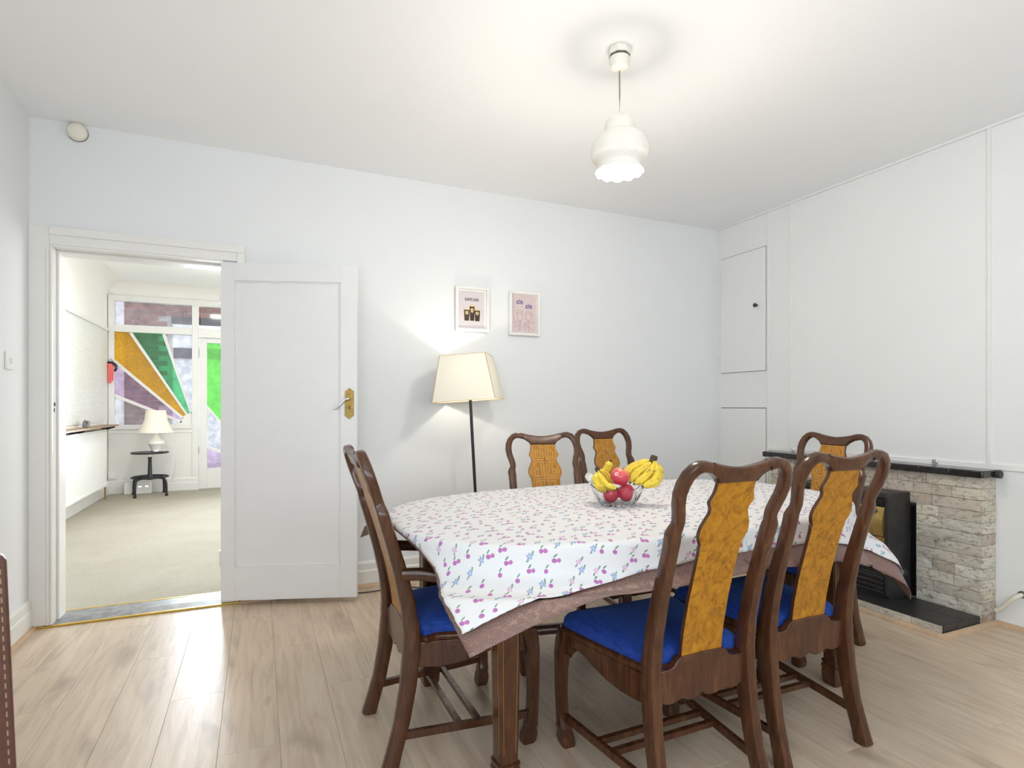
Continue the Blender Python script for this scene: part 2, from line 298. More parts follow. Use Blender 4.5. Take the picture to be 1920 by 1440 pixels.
# ------------------------------------------------------------------ mesh helpers
class MB:
    def __init__(s): s.v = []; s.f = []; s.mi = []
    def add(s, vs, fs, mi=0):
        o = len(s.v); s.v += [tuple(v) for v in vs]; s.f += [tuple(i+o for i in f) for f in fs]
        s.mi += [mi]*len(fs) if isinstance(mi, int) else list(mi); return s
    def box(s, x0, x1, y0, y1, z0, z1, mi=0):
        vs = [(x, y, z) for z in (z0, z1) for y in (y0, y1) for x in (x0, x1)]
        return s.add(vs, [(0, 2, 3, 1), (4, 5, 7, 6), (0, 1, 5, 4), (2, 6, 7, 3), (0, 4, 6, 2), (1, 3, 7, 5)], mi)
    def prism(s, poly, a, b, axis='y', mi=0, mi_side=None, fn=None):
        # poly: (u,v) points; extruded along axis from a to b
        def P(u, v, w):
            p = {'y': (u, w, v), 'x': (w, u, v), 'z': (u, v, w)}[axis]
            return fn(*p) if fn else p
        n = len(poly); vs = [P(u, v, a) for u, v in poly]+[P(u, v, b) for u, v in poly]
        fs = [tuple(range(n)), tuple(range(2*n-1, n-1, -1))]+[(i, i+n, (i+1) % n+n, (i+1) % n) for i in range(n)]
        ms = mi if mi_side is None else mi_side
        return s.add(vs, fs, [mi, mi]+[ms]*n)
    def loft(s, rings, cap=True, mi=0, closed=False):
        n = len(rings[0]); o = []; vs = [p for r in rings for p in r]; fs = []
        m = len(rings)
        for i in range(m if closed else m-1):
            j = (i+1) % m
            for k in range(n): fs.append((i*n+k, i*n+(k+1) % n, j*n+(k+1) % n, j*n+k))
        if cap and not closed: fs += [tuple(range(n-1, -1, -1)), tuple((m-1)*n+k for k in range(n))]
        return s.add(vs, fs, mi)
    def lathe(s, prof, seg=32, c=(0, 0, 0), cap=True, mi=0, wob=None):
        rings = []
        for i, (r, z) in enumerate(prof):
            ring = []
            for k in range(seg):
                a = 2*PI*k/seg; rr, zz = r, z
                if wob: rr, zz = wob(i, a, r, z)
                ring.append((c[0]+rr*math.cos(a), c[1]+rr*math.sin(a), c[2]+zz))
            rings.append(ring)
        return s.loft(rings, cap, mi)
    def tube(s, pts, rad, seg=8, cap=True, mi=0):
        pts = [Vector(p) for p in pts]; n = len(pts); rings = []; up = Vector((0, 0, 1))
        for i, p in enumerate(pts):
            d = (pts[min(i+1, n-1)]-pts[max(i-1, 0)]).normalized()
            a = up.cross(d)
            if a.length < 1e-3: a = Vector((1, 0, 0)).cross(d)
            a.normalize(); b = d.cross(a); r = rad[i] if isinstance(rad, (list, tuple)) else rad
            rings.append([p+a*r*math.cos(2*PI*k/seg)+b*r*math.sin(2*PI*k/seg) for k in range(seg)])
        return s.loft(rings, cap, mi)
    def sweep(s, st, side, rnd=0.32, mi=0):
        # st: (center, half_w, half_t); side(i)->in-plane normal computed; depth axis roughly Y
        pts = [Vector(p[0]) for p in st]; n = len(pts); rings = []
        for i, p in enumerate(pts):
            d = (pts[min(i+1, n-1)]-pts[max(i-1, 0)]).normalized()
            t = Vector(side); t = (t-d*t.dot(d)).normalized(); w = t.cross(d).normalized()
            hw, ht = st[i][1], st[i][2]; c = min(hw, ht)*rnd*1.6
            q = [(hw, ht-c), (hw-c*0.3, ht-c*0.3), (hw-c, ht), (-hw+c, ht), (-hw+c*0.3, ht-c*0.3), (-hw, ht-c), (-hw, -ht+c), (-hw+c*0.3, -ht+c*0.3), (-hw+c, -ht), (hw-c, -ht), (hw-c*0.3, -ht+c*0.3), (hw, -ht+c)]
            rings.append([p+w*a+t*b for a, b in q])
        return s.loft(rings, True, mi)
    def sphere(s, c, r, seg=16, rings=10, sc=(1, 1, 1)):
        prof = [(max(1e-4, r*math.sin(PI*i/rings)), -r*math.cos(PI*i/rings)) for i in range(rings+1)]
        rr = []
        for pr, pz in prof: rr.append([(c[0]+sc[0]*pr*math.cos(2*PI*k/seg), c[1]+sc[1]*pr*math.sin(2*PI*k/seg), c[2]+sc[2]*pz) for k in range(seg)])
        return s.loft(rr, True)
    def mesh(s, name, mats, smooth=True, ang=38):
        me = bpy.data.meshes.new(name); me.from_pydata(s.v, [], s.f)
        for m in (mats if isinstance(mats, (list, tuple)) else [mats]): me.materials.append(m)
        me.polygons.foreach_set('material_index', s.mi)
        bm = bmesh.new(); bm.from_mesh(me); bmesh.ops.recalc_face_normals(bm, faces=bm.faces); bm.to_mesh(me); bm.free()
        if smooth:
            me.polygons.foreach_set('use_smooth', [True]*len(me.polygons)); me.set_sharp_from_angle(angle=R(ang))
        me.update(); return me
    def obj(s, name, mats, parent=None, smooth=True, bevel=0, seg=2, ang=38):
        o = bpy.data.objects.new(name, s.mesh(name, mats, smooth, ang)); C.objects.link(o)
        if parent: o.parent = parent
        if bevel:
            b = o.modifiers.new('bevel', 'BEVEL'); b.width = bevel; b.segments = seg; b.limit_method = 'ANGLE'; b.angle_limit = R(35)
        return o
def tag(o, label=None, cat=None, group=None, kind=None):
    if label: o['label'] = label
    if cat: o['category'] = cat
    if group: o['group'] = group
    if kind: o['kind'] = kind
    return o
def thing(name, label, cat, loc=(0, 0, 0), rz=0, group=None):
    o = bpy.data.objects.new(name, None); C.objects.link(o); o.location = loc; o.rotation_euler = (0, 0, rz); o.empty_display_size = 0.05
    return tag(o, label, cat, group)
def struct(o): o['kind'] = 'structure'; return o
def inst(name, me, parent, loc=(0, 0, 0), rot=(0, 0, 0), sc=(1, 1, 1)):
    o = bpy.data.objects.new(name, me); C.objects.link(o); o.parent = parent; o.location = loc; o.rotation_euler = rot; o.scale = sc; return o
def copy_tree(o, parent=None):
    c = o.copy(); C.objects.link(c); c.parent = parent
    for ch in list(o.children): copy_tree(ch, c)
    return c
def box(name, m, x0, x1, y0, y1, z0, z1, parent=None, bevel=0):
    return MB().box(x0, x1, y0, y1, z0, z1).obj(name, m, parent, smooth=bool(bevel), bevel=bevel)
def catmull(pts, n=6):
    P = [np.array(p, float) for p in pts]; P = [2*P[0]-P[1]]+P+[2*P[-1]-P[-2]]; out = []
    for i in range(1, len(P)-2):
        for k in range(n):
            t = k/n; a, b, c, d = P[i-1:i+3]
            out.append(tuple(0.5*((2*b)+(c-a)*t+(2*a-5*b+4*c-d)*t*t+(3*b-a-3*c+d)*t**3)))
    out.append(tuple(P[-2])); return out

# ------------------------------------------------------------------ room shell
XL, XR, YB, CZ = -1.085, 3.58, 3.70, 2.658
OX0, OX1, OZ = -0.985, -0.20, 1.99          # door opening
fl = struct(box('floor', M['oaktrim'], XL-0.1, XR+0.1, FRONT_Y-0.1, YB-0.02, -0.06, -0.011))
col_i = 0; x = XL; W = 0.192
while x < XR:
    x1 = min(x+W, XR); y = FRONT_Y - (col_i*0.47) % 1.29
    while y < YB-0.02:
        y0, y1 = max(y, FRONT_Y), min(y+1.29, YB-0.022)
        if y1-y0 > 0.02:
            p = MB().box(x+0.0003, x1-0.0003, y0+0.0003, y1-0.0003, -0.011, 0.0).obj('plank', M['plank'], fl, smooth=False, bevel=0.0006, seg=1)
        y += 1.29
    x += W; col_i += 1
struct(box('ceiling', M['ceiling'], XL-0.1, XR+0.1, FRONT_Y-0.1, YB+0.02, CZ, CZ+0.1))
wl = struct(box('wall_left', M['wall'], XL-0.12, XL, FRONT_Y, YB, 0, CZ))
wr = struct(box('wall_right', M['panel'], XR, XR+0.12, FRONT_Y, YB, 0, CZ))
wf = MB()
wf.box(XL-0.1, XR+0.1, FRONT_Y-0.12, FRONT_Y, 0, CZ); struct(wf.obj('wall_front', M['wall'], smooth=False))
wb = MB().box(OX1+0.012, XR, YB, YB+0.16, 0, CZ).box(XL-0.72, OX0-0.012, YB, YB+0.16, 0, CZ).box(OX0-0.012, OX1+0.012, YB, YB+0.16, OZ+0.012, CZ)
struct(wb.obj('wall_back', M['wall'], smooth=False))
# windows behind the camera (source of the daylight)
def window_unit(n, loc, rz, w, h):
    o = bpy.data.objects.new('window_%d' % n, None); C.objects.link(o); o.location = loc; o.rotation_euler = (0, 0, rz); struct(o)
    f = MB(); t = 0.05
    f.box(-w/2-t, w/2+t, -0.02, 0.06, -h/2-t, -h/2).box(-w/2-t, w/2+t, -0.02, 0.06, h/2, h/2+t)
    f.box(-w/2-t, -w/2, -0.02, 0.06, -h/2, h/2).box(w/2, w/2+t, -0.02, 0.06, -h/2, h/2)
    f.box(-0.025, 0.025, 0.055, 0.075, -h/2, h/2).box(-w/2, w/2, 0.055, 0.075, h*0.2, h*0.2+0.04)
    f.obj('window_frame', M['trim'], o, smooth=False)
    MB().box(-w/2-0.1, w/2+0.1, 0.0, 0.14, -h/2-t-0.03, -h/2-t).obj('window_sill', M['trim'], o, smooth=False)
window_unit(3, (0.55, FRONT_Y, 1.55), 0, 2.6, 1.5)
window_unit(4, (XL, -0.85, 1.60), R(-90), 1.2, 1.4)

# skirtings and oak beading
def skirting(n, pts, h=0.16, m=M['trim'], bead=True):
    # pts: two ends on wall line, nrm into the room
    (x0, y0), (x1, y1), (nx, ny) = pts
    prof = [(0, 0), (0.018, 0), (0.018, h*0.62), (0.014, h*0.66), (0.014, h*0.92), (0.008, h), (0, h)]
    b = MB(); b.loft([[(x0+nx*d, y0+ny*d, z) for d, z in prof], [(x1+nx*d, y1+ny*d, z) for d, z in prof]])
    o = struct(b.obj(n, m, smooth=False))
    if bead:
        q = [(0.018, 0), (0.038, 0), (0.036, 0.010), (0.028, 0.017), (0.018, 0.02)]
        MB().loft([[(x0+nx*d, y0+ny*d, z) for d, z in q], [(x1+nx*d, y1+ny*d, z) for d, z in q]]).obj('beading', M['oaktrim'], o, ang=50)
    return o
skirting('baseboard_back', ((OX1+0.1, YB), (XR, YB), (0, -1)))
skirting('baseboard_left', ((XL, FRONT_Y), (XL, YB-0.02), (1, 0)))
bd = [(0.0, 0), (0.022, 0), (0.02, 0.010), (0.012, 0.018), (0.0, 0.022)]
def beading(n, a, b, nx, ny):
    return struct(MB().loft([[(a[0]+nx*d, a[1]+ny*d, z) for d, z in bd], [(b[0]+nx*d, b[1]+ny*d, z) for d, z in bd]]).obj(n, M['oaktrim'], ang=50))
beading('trim_1', (XR, FRONT_Y), (XR, 1.70), -1, 0)
beading('trim_2', (XR, 3.05), (XR, YB), -1, 0)
# right wall battens
for i, (y, hw, z0, z1) in enumerate([(3.16, 0.006, 0, CZ-0.012), (2.957, 0.006, 0.845, CZ-0.012), (1.719, 0.007, 0.845, CZ-0.012)]):
    struct(box('trim_%d' % (3+i), M['trim'], XR-0.010, XR, y-hw, y+hw, z0, z1))
struct(box('trim_6', M['trim'], XR-0.012, XR, FRONT_Y, 3.16, 0.819, 0.845))
struct(box('trim_7', M['panel'], XR-0.014, XR, FRONT_Y, YB, CZ-0.014, CZ))
struct(box('trim_8', M['panel'], XR-0.012, XR, YB-0.012, YB, 0.0, CZ-0.014))

# door frame
fr = MB()
c0 = YB-0.022
fr.box(OX0-0.10, OX0-0.012, c0, YB, 0.012, OZ+0.105).box(OX0-0.024, OX0-0.012, c0-0.006, c0, 0.012, OZ)
fr.box(OX1+0.012, OX1+0.092, c0, YB, 0.012, OZ+0.0)
fr.box(OX0-0.012, OX1+0.115, c0, YB, OZ+0.012, OZ+0.10).box(OX0-0.012, OX1+0.125, c0-0.008, c0, OZ+0.062, OZ+0.105)
fr.box(OX1+0.085, OX1+0.125, c0-0.008, c0, OZ, OZ+0.062)
dr1 = bpy.data.objects.new('door_1', None); C.objects.link(dr1); struct(dr1)
fr.obj('architrave', M['trim'], dr1, smooth=False, bevel=0.003)
jb = MB().box(OX0-0.012, OX0, YB-0.022, YB+0.17, 0.012, OZ+0.012).box(OX1, OX1+0.012, YB-0.022, YB+0.17, 0.012, OZ+0.012).box(OX0, OX1, YB-0.022, YB+0.17, OZ, OZ+0.012)
jb.box(OX0, OX0+0.012, YB+0.05, YB+0.16, 0.012, OZ).box(OX0+0.012, OX1, YB+0.05, YB+0.16, OZ-0.012, OZ)
jb.obj('jamb', M['trim'], dr1, smooth=False, bevel=0.002)
sk = MB().box(OX0-0.001, OX0+0.0012, YB+0.005, YB+0.03, 1.155, 1.175).box(OX0-0.001, OX0+0.0012, YB+0.005, YB+0.02, 1.125, 1.145); sk.obj('strike_plate', M['dark'], dr1, smooth=False)
ts = MB(); ts.loft([[(xx, yy, zz) for yy, zz in ((YB-0.02, 0), (YB-0.015, 0.008), (YB+0.06, 0.018), (YB+0.19, 0.016), (YB+0.19, 0))] for xx in (OX0-0.09, OX1+0.10)])
ts.obj('threshold', M['sill'], dr1, smooth=False)
for yy, zz in ((YB-0.026, 0.0), (YB+0.182, 0.008)):
    MB().box(OX0-0.09 if zz == 0 else OX0, OX1+0.10, yy, yy+0.016, 0.0, zz+0.010).obj('metal_strip', M['gold'], dr1, smooth=False, bevel=0.002)
# door leaf, swung open into the room
hx, hy = -0.20, 3.660
ang = math.atan2(-0.247, 0.7286); LW, LT = 0.769, 0.04
leaf = bpy.data.objects.new('door_2', None); C.objects.link(leaf); leaf.location = (hx, hy, 0.031); leaf.rotation_euler = (0, 0, ang); struct(leaf)
H = 1.954; px0, px1, pz0, pz1 = 0.0775, 0.674, 0.195, 1.85
lf = MB().box(0, px0, 0, LT, 0, H).box(px1, LW, 0, LT, 0, H).box(px0, px1, 0, LT, 0, pz0).box(px0, px1, 0, LT, pz1, H)
lf.obj('door_rail', M['doorp'], leaf, smooth=False, bevel=0.0015)
box('door_panel', M['doorp'], px0-0.002, px1+0.002, 0.011, LT-0.011, pz0-0.002, pz1+0.002, leaf)
ml = MB()
for (a, b, c, d) in ((px0, px1, pz0, pz0+0.008), (px0, px1, pz1-0.008, pz1), (px0, px0+0.008, pz0, pz1), (px1-0.008, px1, pz0, pz1)): ml.box(a, b, 0.005, 0.012, c, d)
ml.obj('panel_moulding', M['doorp'], leaf, smooth=False, bevel=0.002)
pz = 1.17-0.031; px = 0.726
plate = MB().prism([(px-0.026, pz-0.072), (px, pz-0.092), (px+0.026, pz-0.072), (px+0.026, pz+0.072), (px, pz+0.092), (px-0.026, pz+0.072)], -0.004, 0.0).obj('handle_plate', M['brass'], leaf, smooth=False, bevel=0.0015)
MB().tube([(px+0.002, -0.004, pz+0.028), (px+0.002, -0.03, pz+0.028)], 0.010, 12).obj('spindle', M['brass'], plate)
lv = catmull([(px+0.002, -0.032, pz+0.028), (px-0.02, -0.045, pz+0.020), (px-0.045, -0.052, pz-0.010), (px-0.062, -0.052, pz-0.032), (px-0.080, -0.052, pz-0.034)], 5)
tag(MB().tube(lv, [0.0075-0.003*i/len(lv) for i in range(len(lv))], 10).obj('lever', M['chrome'], leaf), 'silver curved lever handle')
MB().box(px-0.003, px+0.003, -0.0048, -0.0035, pz-0.035, pz-0.018).lathe([(0.0045, 0), (0.0045, 0.001)], 10, (px, -0.0045, pz-0.018)).obj('keyhole', M['dark'], plate, smooth=False)
for z in (0.2, 1.72): MB().tube([(-0.004, 0.004, z), (-0.004, 0.004, z+0.09)], 0.006, 8).obj('hinge', M['trim'], leaf)

# ------------------------------------------------------------------ hall
HX0, HX1, HY0, HY1, HCZ = -1.79, 1.60, 3.86, 8.85, 2.77
struct(box('floor', M['carpet'], HX0-0.05, HX1, HY0+0.025, HY1+0.02, -0.05, 0.009))
struct(box('wall_hall_left', M['hallw'], HX0-0.12, HX0, HY0-0.02, HY1+0.1, 0, HCZ+0.1))
struct(box('wall_hall_right', M['hallw'], HX1, HX1+0.12, HY0, HY1+0.1, 0, HCZ+0.1))
struct(box('ceiling', M['ceiling'], HX0-0.1, HX1+0.1, HY0, HY1+0.1, HCZ, HCZ+0.1))
cv = MB(); rr = 0.2
arc = [(HY1-rr+rr*math.sin(a), HCZ-rr+rr*math.cos(a)) for a in [PI/2*i/8 for i in range(9)]]+[(HY1, HCZ)]
cv.loft([[(xx, yy, zz) for yy, zz in arc] for xx in (HX0, HX1)]); struct(cv.obj('trim_9', M['hallw'], ang=60))
cv = MB(); arc = [(HX0+rr-rr*math.sin(a), HCZ-rr+rr*math.cos(a)) for a in [PI/2*i/8 for i in range(9)]]+[(HX0, HCZ)]
cv.loft([[(xx, yy, zz) for xx, zz in arc] for yy in (HY0, HY1)]); struct(cv.obj('trim_10', M['hallw'], ang=60))
GX0, GX1, GZ0, GZ1 = -1.715, -0.83, 0.903, 2.12
w2 = MB()   # far wall with openings: top lights, stained window, door
w2.box(HX0-0.1, HX1, HY1, HY1+0.1, 2.53, HCZ+0.1).box(HX0-0.1, GX0-0.02, HY1, HY1+0.1, 0, 2.53)
w2.box(GX0-0.02, -0.76, HY1, HY1+0.1, 0, GZ0-0.06).box(0.14, HX1, HY1, HY1+0.1, 0, 2.53)
struct(w2.obj('wall_hall_far', M['hallw'], smooth=False))
win = bpy.data.objects.new('window_1', None); C.objects.link(win); win.location = (0, HY1, 0); struct(win)
fm = MB()
fm.box(GX0-0.065, GX0, -0.03, 0.08, GZ0-0.06, 2.60).box(GX1, -0.755, -0.03, 0.08, 0, 2.60)
fm.box(GX0-0.065, 0.16, -0.035, 0.08, 2.525, 2.60).box(GX0, GX1, -0.035, 0.08, GZ1, 2.215).box(GX0-0.065, GX1, -0.045, 0.08, GZ0-0.06, GZ0)
fm.box(-0.755, 0.16, -0.035, 0.08, 2.09, 2.215).box(0.10, 0.16, -0.03, 0.08, 0, 2.60)
fm.obj('window_frame', M['trim'], win, smooth=False, bevel=0.004)
MB().box(GX0-0.065, -0.755, -0.02, -0.0, 0.02, GZ0-0.06).box(GX0-0.065, -0.755, -0.028, -0.018, GZ0-0.115, GZ0-0.06).box(-0.80, -0.755, -0.028, -0.018, 0.02, GZ0-0.1).obj('apron_panel', M['trim'], win, smooth=False, bevel=0.003)
def uv(p): return (GX0+p[0]*(GX1-GX0), GZ1-p[1]*(GZ1-GZ0))
for nm, mm, poly in (('amber_pane', 'amber', [(0, 0), (.175, 0), (.915, .885), (.885, .92), (0, .30)]),
                     ('green_pane', 'green', [(.215, 0), (.60, 0), (.975, .875), (.935, .885)]),
                     ('clear_pane', 'clear', [(.64, 0), (1, 0), (1, .875), (.99, .875)]),
                     ('mauve_pane', 'mauve', [(0, .335), (.865, .945), (.855, .958), (0, .665)]),
                     ('clear_pane', 'clear', [(0, .70), (.845, .985), (.80, 1), (0, 1)])):
    tag(MB().prism([uv(p) for p in poly], 0.012, 0.018).obj(nm, M[mm], win, smooth=False), nm.replace('_', ' ')+' of the sunburst')
def bar(a, b, w, w2=None):
    a, b = Vector(uv(a)), Vector(uv(b)); d = (b-a).normalized(); n = Vector((-d.y, d.x)); w2 = w2 or w
    MB().prism([tuple(a+n*w), tuple(b+n*w2), tuple(b-n*w2), tuple(a-n*w)], -0.006, 0.035).obj('glazing_bar', M['trim'], win, smooth=False, bevel=0.003)
bar((0, .685), (.862, .975), .020, .016); bar((0, .317), (.88, .935), .020, .014); bar((.196, 0), (.925, .89), .018, .012); bar((.62, 0), (.985, .88), .018, .010)
MB().prism([uv(p) for p in [(1, .87), (.985, .87), (.92, .885), (.872, .925), (.85, .965), (.79, 1), (1, 1)]], -0.006, 0.035).obj('corner_block', M['trim'], win, smooth=False)
MB().prism([(-1.715, 2.215), (-0.806, 2.215), (-0.806, 2.525), (-1.715, 2.525)], 0.012, 0.018).obj('top_light', M['clear'], win, smooth=False)
MB().prism([(-0.73, 2.215), (0.10, 2.215), (0.10, 2.525), (-0.73, 2.525)], 0.012, 0.018).obj('top_light', M['pane'], win, smooth=False)
d3 = bpy.data.objects.new('door_3', None); C.objects.link(d3); d3.location = (0, HY1, 0); struct(d3)
DX0, DX1, A0, A1 = -0.745, 0.095, -0.651, 0.0
MB().box(DX0, A0, -0.005, 0.045, 0.015, 2.085).box(A1, DX1, -0.005, 0.045, 0.015, 2.085).box(A0, A1, -0.005, 0.045, 0.015, 0.29).box(A0, A1, -0.005, 0.045, 2.02, 2.085).obj('door_rail', M['trim'], d3, smooth=False, bevel=0.004)
MB().prism([(A0, 1.16), (A0, 2.02), (-0.49, 2.02), (-0.30, 0.70)], 0.015, 0.021).obj('green_pane', M['green2'], d3, smooth=False)
MB().prism([(-0.45, 2.02), (A1, 2.02), (A1, 0.3), (-0.27, 0.68)], 0.015, 0.021).obj('clear_pane', M['clear'], d3, smooth=False)
MB().prism([(A0, 0.60), (A0, 1.12), (-0.32, 0.68), (-0.30, 0.45)], 0.015, 0.021).obj('clear_pane', M['clear'], d3, smooth=False)
MB().prism([(A0, 0.29), (A0, 0.56), (-0.30, 0.41), (A1, 0.29)], 0.015, 0.021).obj('mauve_pane', M['mauve'], d3, smooth=False)
def bar3(a, b, w):
    a, b = Vector(a), Vector(b); d = (b-a).normalized(); n = Vector((-d.y, d.x))
    MB().prism([tuple(a+n*w), tuple(b+n*w), tuple(b-n*w), tuple(a-n*w)], 0.0, 0.035).obj('glazing_bar', M['trim'], d3, smooth=False)
bar3((A0, 1.14), (-0.29, 0.68), .014); bar3((A0, 0.58), (-0.28, 0.42), .014); bar3((-0.47, 2.03), (-0.28, 0.66), .013)
for z in (0.5, 1.0, 1.72): MB().tube([(DX0-0.004, -0.012, z), (DX0-0.004, -0.012, z+0.09)], 0.006, 8).obj('hinge', M['chrome'], d3)
skirting('baseboard_hall_far', ((HX0, HY1-0.02), (-0.76, HY1-0.02), (0, -1)), 0.18, bead=False)
skirting('baseboard_hall_left', ((HX0, HY0), (HX0, HY1), (1, 0)), 0.16, bead=False)
# left wall of the hall: textured panel under a rail, shelf, radiator
struct(box('wall_hall_panel', M['wpaper'], HX0, HX0+0.008, 4.4, HY1-0.04, 0.95, 2.12))
struct(box('trim_11', M['trim'], HX0, HX0+0.03, HY0, HY1-0.03, 2.12, 2.155))
sh = thing('wall_shelf', 'long narrow dark-edged wooden shelf on hall wall above the radiator', 'shelf', (HX0, 7.0, 0.90))
MB().box(0.0, 0.17, -1.9, 1.62, 0.0, 0.018).obj('board', M['shelfwood'], sh, smooth=False, bevel=0.003)
for yy in (-1.4, 0.2, 1.52):
    MB().prism([(0, -0.12), (0.02, -0.12), (0.045, -0.05), (0.14, -0.02), (0.14, 0), (0, 0)], yy, yy+0.03).obj('bracket', M['black'], sh, smooth=False)
rad = thing('radiator', 'white ribbed panel radiator under the shelf in the hall', 'radiator', (HX0, 6.9, 0.17))
b = MB(); n = 46; y0, y1 = -1.5, 1.43; ring = []
for i in range(n*2+1):
    yy = y0+(y1-y0)*i/(n*2); ring.append((0.085 if i % 2 else 0.095, yy))
b.loft([[(dx, yy, z) for dx, yy in ring]+[(0.06, y1, z), (0.06, y0, z)] for z in (0.03, 0.67)])
b.obj('panel', M['white'], rad, smooth=False)
MB().box(0.05, 0.10, y0, y1, 0.67, 0.70).box(0.05, 0.10, y0, y1, 0, 0.03).obj('rail', M['white'], rad, smooth=False, bevel=0.006)
for yy in (-1.2, 1.1): MB().box(0.0, 0.06, yy, yy+0.05, 0.1, 0.6).obj('bracket', M['white'], rad, smooth=False)
MB().tube([(0.075, y1+0.02, 0.05), (0.075, y1+0.02, -0.16)], 0.010, 8).obj('pipe', M['brass'], rad)
MB().tube([(0.075, y1-0.02, 0.05), (0.075, y1+0.05, 0.05)], 0.016, 8).obj('valve', M['white'], rad)
oc = thing('shelf_ornament', 'small grey arched ornament on the shelf above the hall radiator', 'ornament', (HX0+0.09, 7.42, 0.918))
a_ = [R(180*i/12) for i in range(13)]
MB().tube([(0.0, 0.055*math.cos(t), 0.01+0.06*math.sin(t)) for t in a_], 0.014, 8).obj('arch', M['grey'], oc)
MB().box(-0.025, 0.025, 0.025, 0.085, 0, 0.075).obj('block', M['sill'], oc, bevel=0.006)
hs = thing('horseshoe_charm', 'black horseshoe with coral ribbon hung beside the stained glass', 'wall charm', (-1.748, HY1-0.048, 1.65))
MB().tube([(0.062*math.cos(t), 0, 0.062*math.sin(t)) for t in [R(-50+280*i/20) for i in range(21)]], [0.012+0.006*math.sin(PI*i/20) for i in range(21)], 8).obj('horseshoe', M['black'], hs)
MB().tube([(-0.04, -0.002, 0.055), (0, 0.004, 0.115), (0.04, -0.002, 0.055)], 0.003, 6).obj('cord', M['black'], hs)
MB().box(-0.075, 0.02, -0.022, -0.014, 0.022, 0.05).box(-0.025, 0.012, -0.024, -0.016, -0.20, 0.04).box(0.012, 0.035, -0.021, -0.015, -0.17, 0.03).obj('ribbon', M['ribbon'], hs, smooth=False)
st = thing('side_table', 'round black industrial side table with four feet in the hall', 'side table', (-1.27, 8.50, 0.009), R(12))
MB().lathe([(0.195, 0.535), (0.208, 0.537), (0.21, 0.548), (0.205, 0.556), (0.0, 0.556)], 40).obj('table_top', M['black'], st)
MB().lathe([(0.012, 0.47), (0.014, 0.535)], 12).obj('screw', M['chrome'], st)
MB().lathe([(0.034, 0.20), (0.034, 0.24), (0.026, 0.26), (0.020, 0.47), (0.024, 0.475), (0.024, 0.49), (0.01, 0.49)], 16).obj('column', M['black'], st)
MB().loft([[((0.20+0.011*math.cos(q))*math.cos(a), (0.20+0.011*math.cos(q))*math.sin(a), 0.235+0.011*math.sin(q)) for q in [2*PI*j/8 for j in range(8)]] for a in [2*PI*i/40 for i in range(40)]], closed=True).obj('ring', M['black'], st)
for k in range(4):
    a = R(45+90*k); c, s = math.cos(a), math.sin(a)
    pts = catmull([(0.02*c, 0.02*s, 0.225), (0.15*c, 0.15*s, 0.225), (0.205*c, 0.205*s, 0.212), (0.232*c, 0.232*s, 0.16), (0.238*c, 0.238*s, 0.0)], 5)
    MB().tube(pts, 0.014, 10).lathe([(0.019, 0), (0.019, 0.02), (0.014, 0.025)], 12, (0.238*c, 0.238*s, 0)).obj('leg', M['black'], st)
tl = thing('table_lamp', 'lit white ceramic table lamp with pleated ivory shade on black side table', 'lamp', (-1.20, 8.48, 0.566))
MB().lathe([(0.07, 0), (0.075, 0.008), (0.07, 0.02), (0.05, 0.022)], 24).obj('foot', M['chrome'], tl)
MB().lathe([(0.05, 0.02), (0.062, 0.04), (0.072, 0.075), (0.098, 0.105), (0.094, 0.135), (0.05, 0.165), (0.03, 0.195), (0.018, 0.23), (0.012, 0.26)], 28).obj('body', M['ceramic'], tl)
sh_ = MB(); sh_.lathe([(0.20, 0.245), (0.165, 0.31), (0.128, 0.40), (0.110, 0.53)], 48, cap=False, wob=lambda i, a, r, z: (r*(1+0.015*math.cos(a*24)), z)); sh_.obj('shade', M['hallshade'], tl)
MB().sphere((0, 0, 0.36), 0.03).obj('bulb', M['bulb'], tl)
pl_ = point('table_lamp_light', (-1.20, 8.48, 0.566+0.36), 9, (1.0, 0.84, 0.62), 0.03)
cbl = MB().tube(catmull([(-1.13, 8.52, 0.572), (-1.02, 8.55, 0.56), (-1.0, 8.62, 0.40), (-1.06, 8.77, 0.15), (-1.12, 8.79, 0.02), (-1.24, 8.80, 0.014)], 6), 0.003, 6).obj('lamp_cable', M['white'])
tag(cbl, 'thin white cable hanging from table lamp down to hall carpet', 'cable')
rt = thing('router', 'white router box with two lights on carpet behind the black side table', 'router', (-1.42, 8.70, 0.009))
MB().box(-0.16, 0.14, -0.035, 0.035, 0, 0.155).obj('case', M['white'], rt, bevel=0.008)
for xx in (0.0, 0.075): MB().box(xx, xx+0.03, -0.037, -0.034, 0.092, 0.103).obj('indicator', M['led'], rt, smooth=False)
so = thing('wall_socket', 'white double socket low on the hall wall beside the radiator', 'socket', (-1.735, HY1-0.021, 0.24))
MB().box(-0.045, 0.045, -0.014, 0, -0.045, 0.045).obj('face_plate', M['white'], so, bevel=0.004)
MB().box(-0.02, 0.02, -0.035, -0.014, -0.03, 0.0).obj('plug', M['cream'], so, bevel=0.004)
area('hall_ceiling_lamp', (-0.62, 6.55, HCZ-0.055), (0, 0, 0), 0.28, 0.28, 20, (1.0, 0.96, 0.9))
cl = thing('ceiling_light', 'square frosted glass ceiling light in the hall', 'ceiling light', (-0.62, 6.55, HCZ))
MB().box(-0.15, 0.15, -0.15, 0.15, -0.05, -0.012).obj('glass', m_glass('aqua_glass', (0.75, 0.92, 0.85), 0.2), cl, bevel=0.006)
MB().box(-0.12, 0.12, -0.12, 0.12, -0.012, 0).obj('base', M['white'], cl, smooth=False)

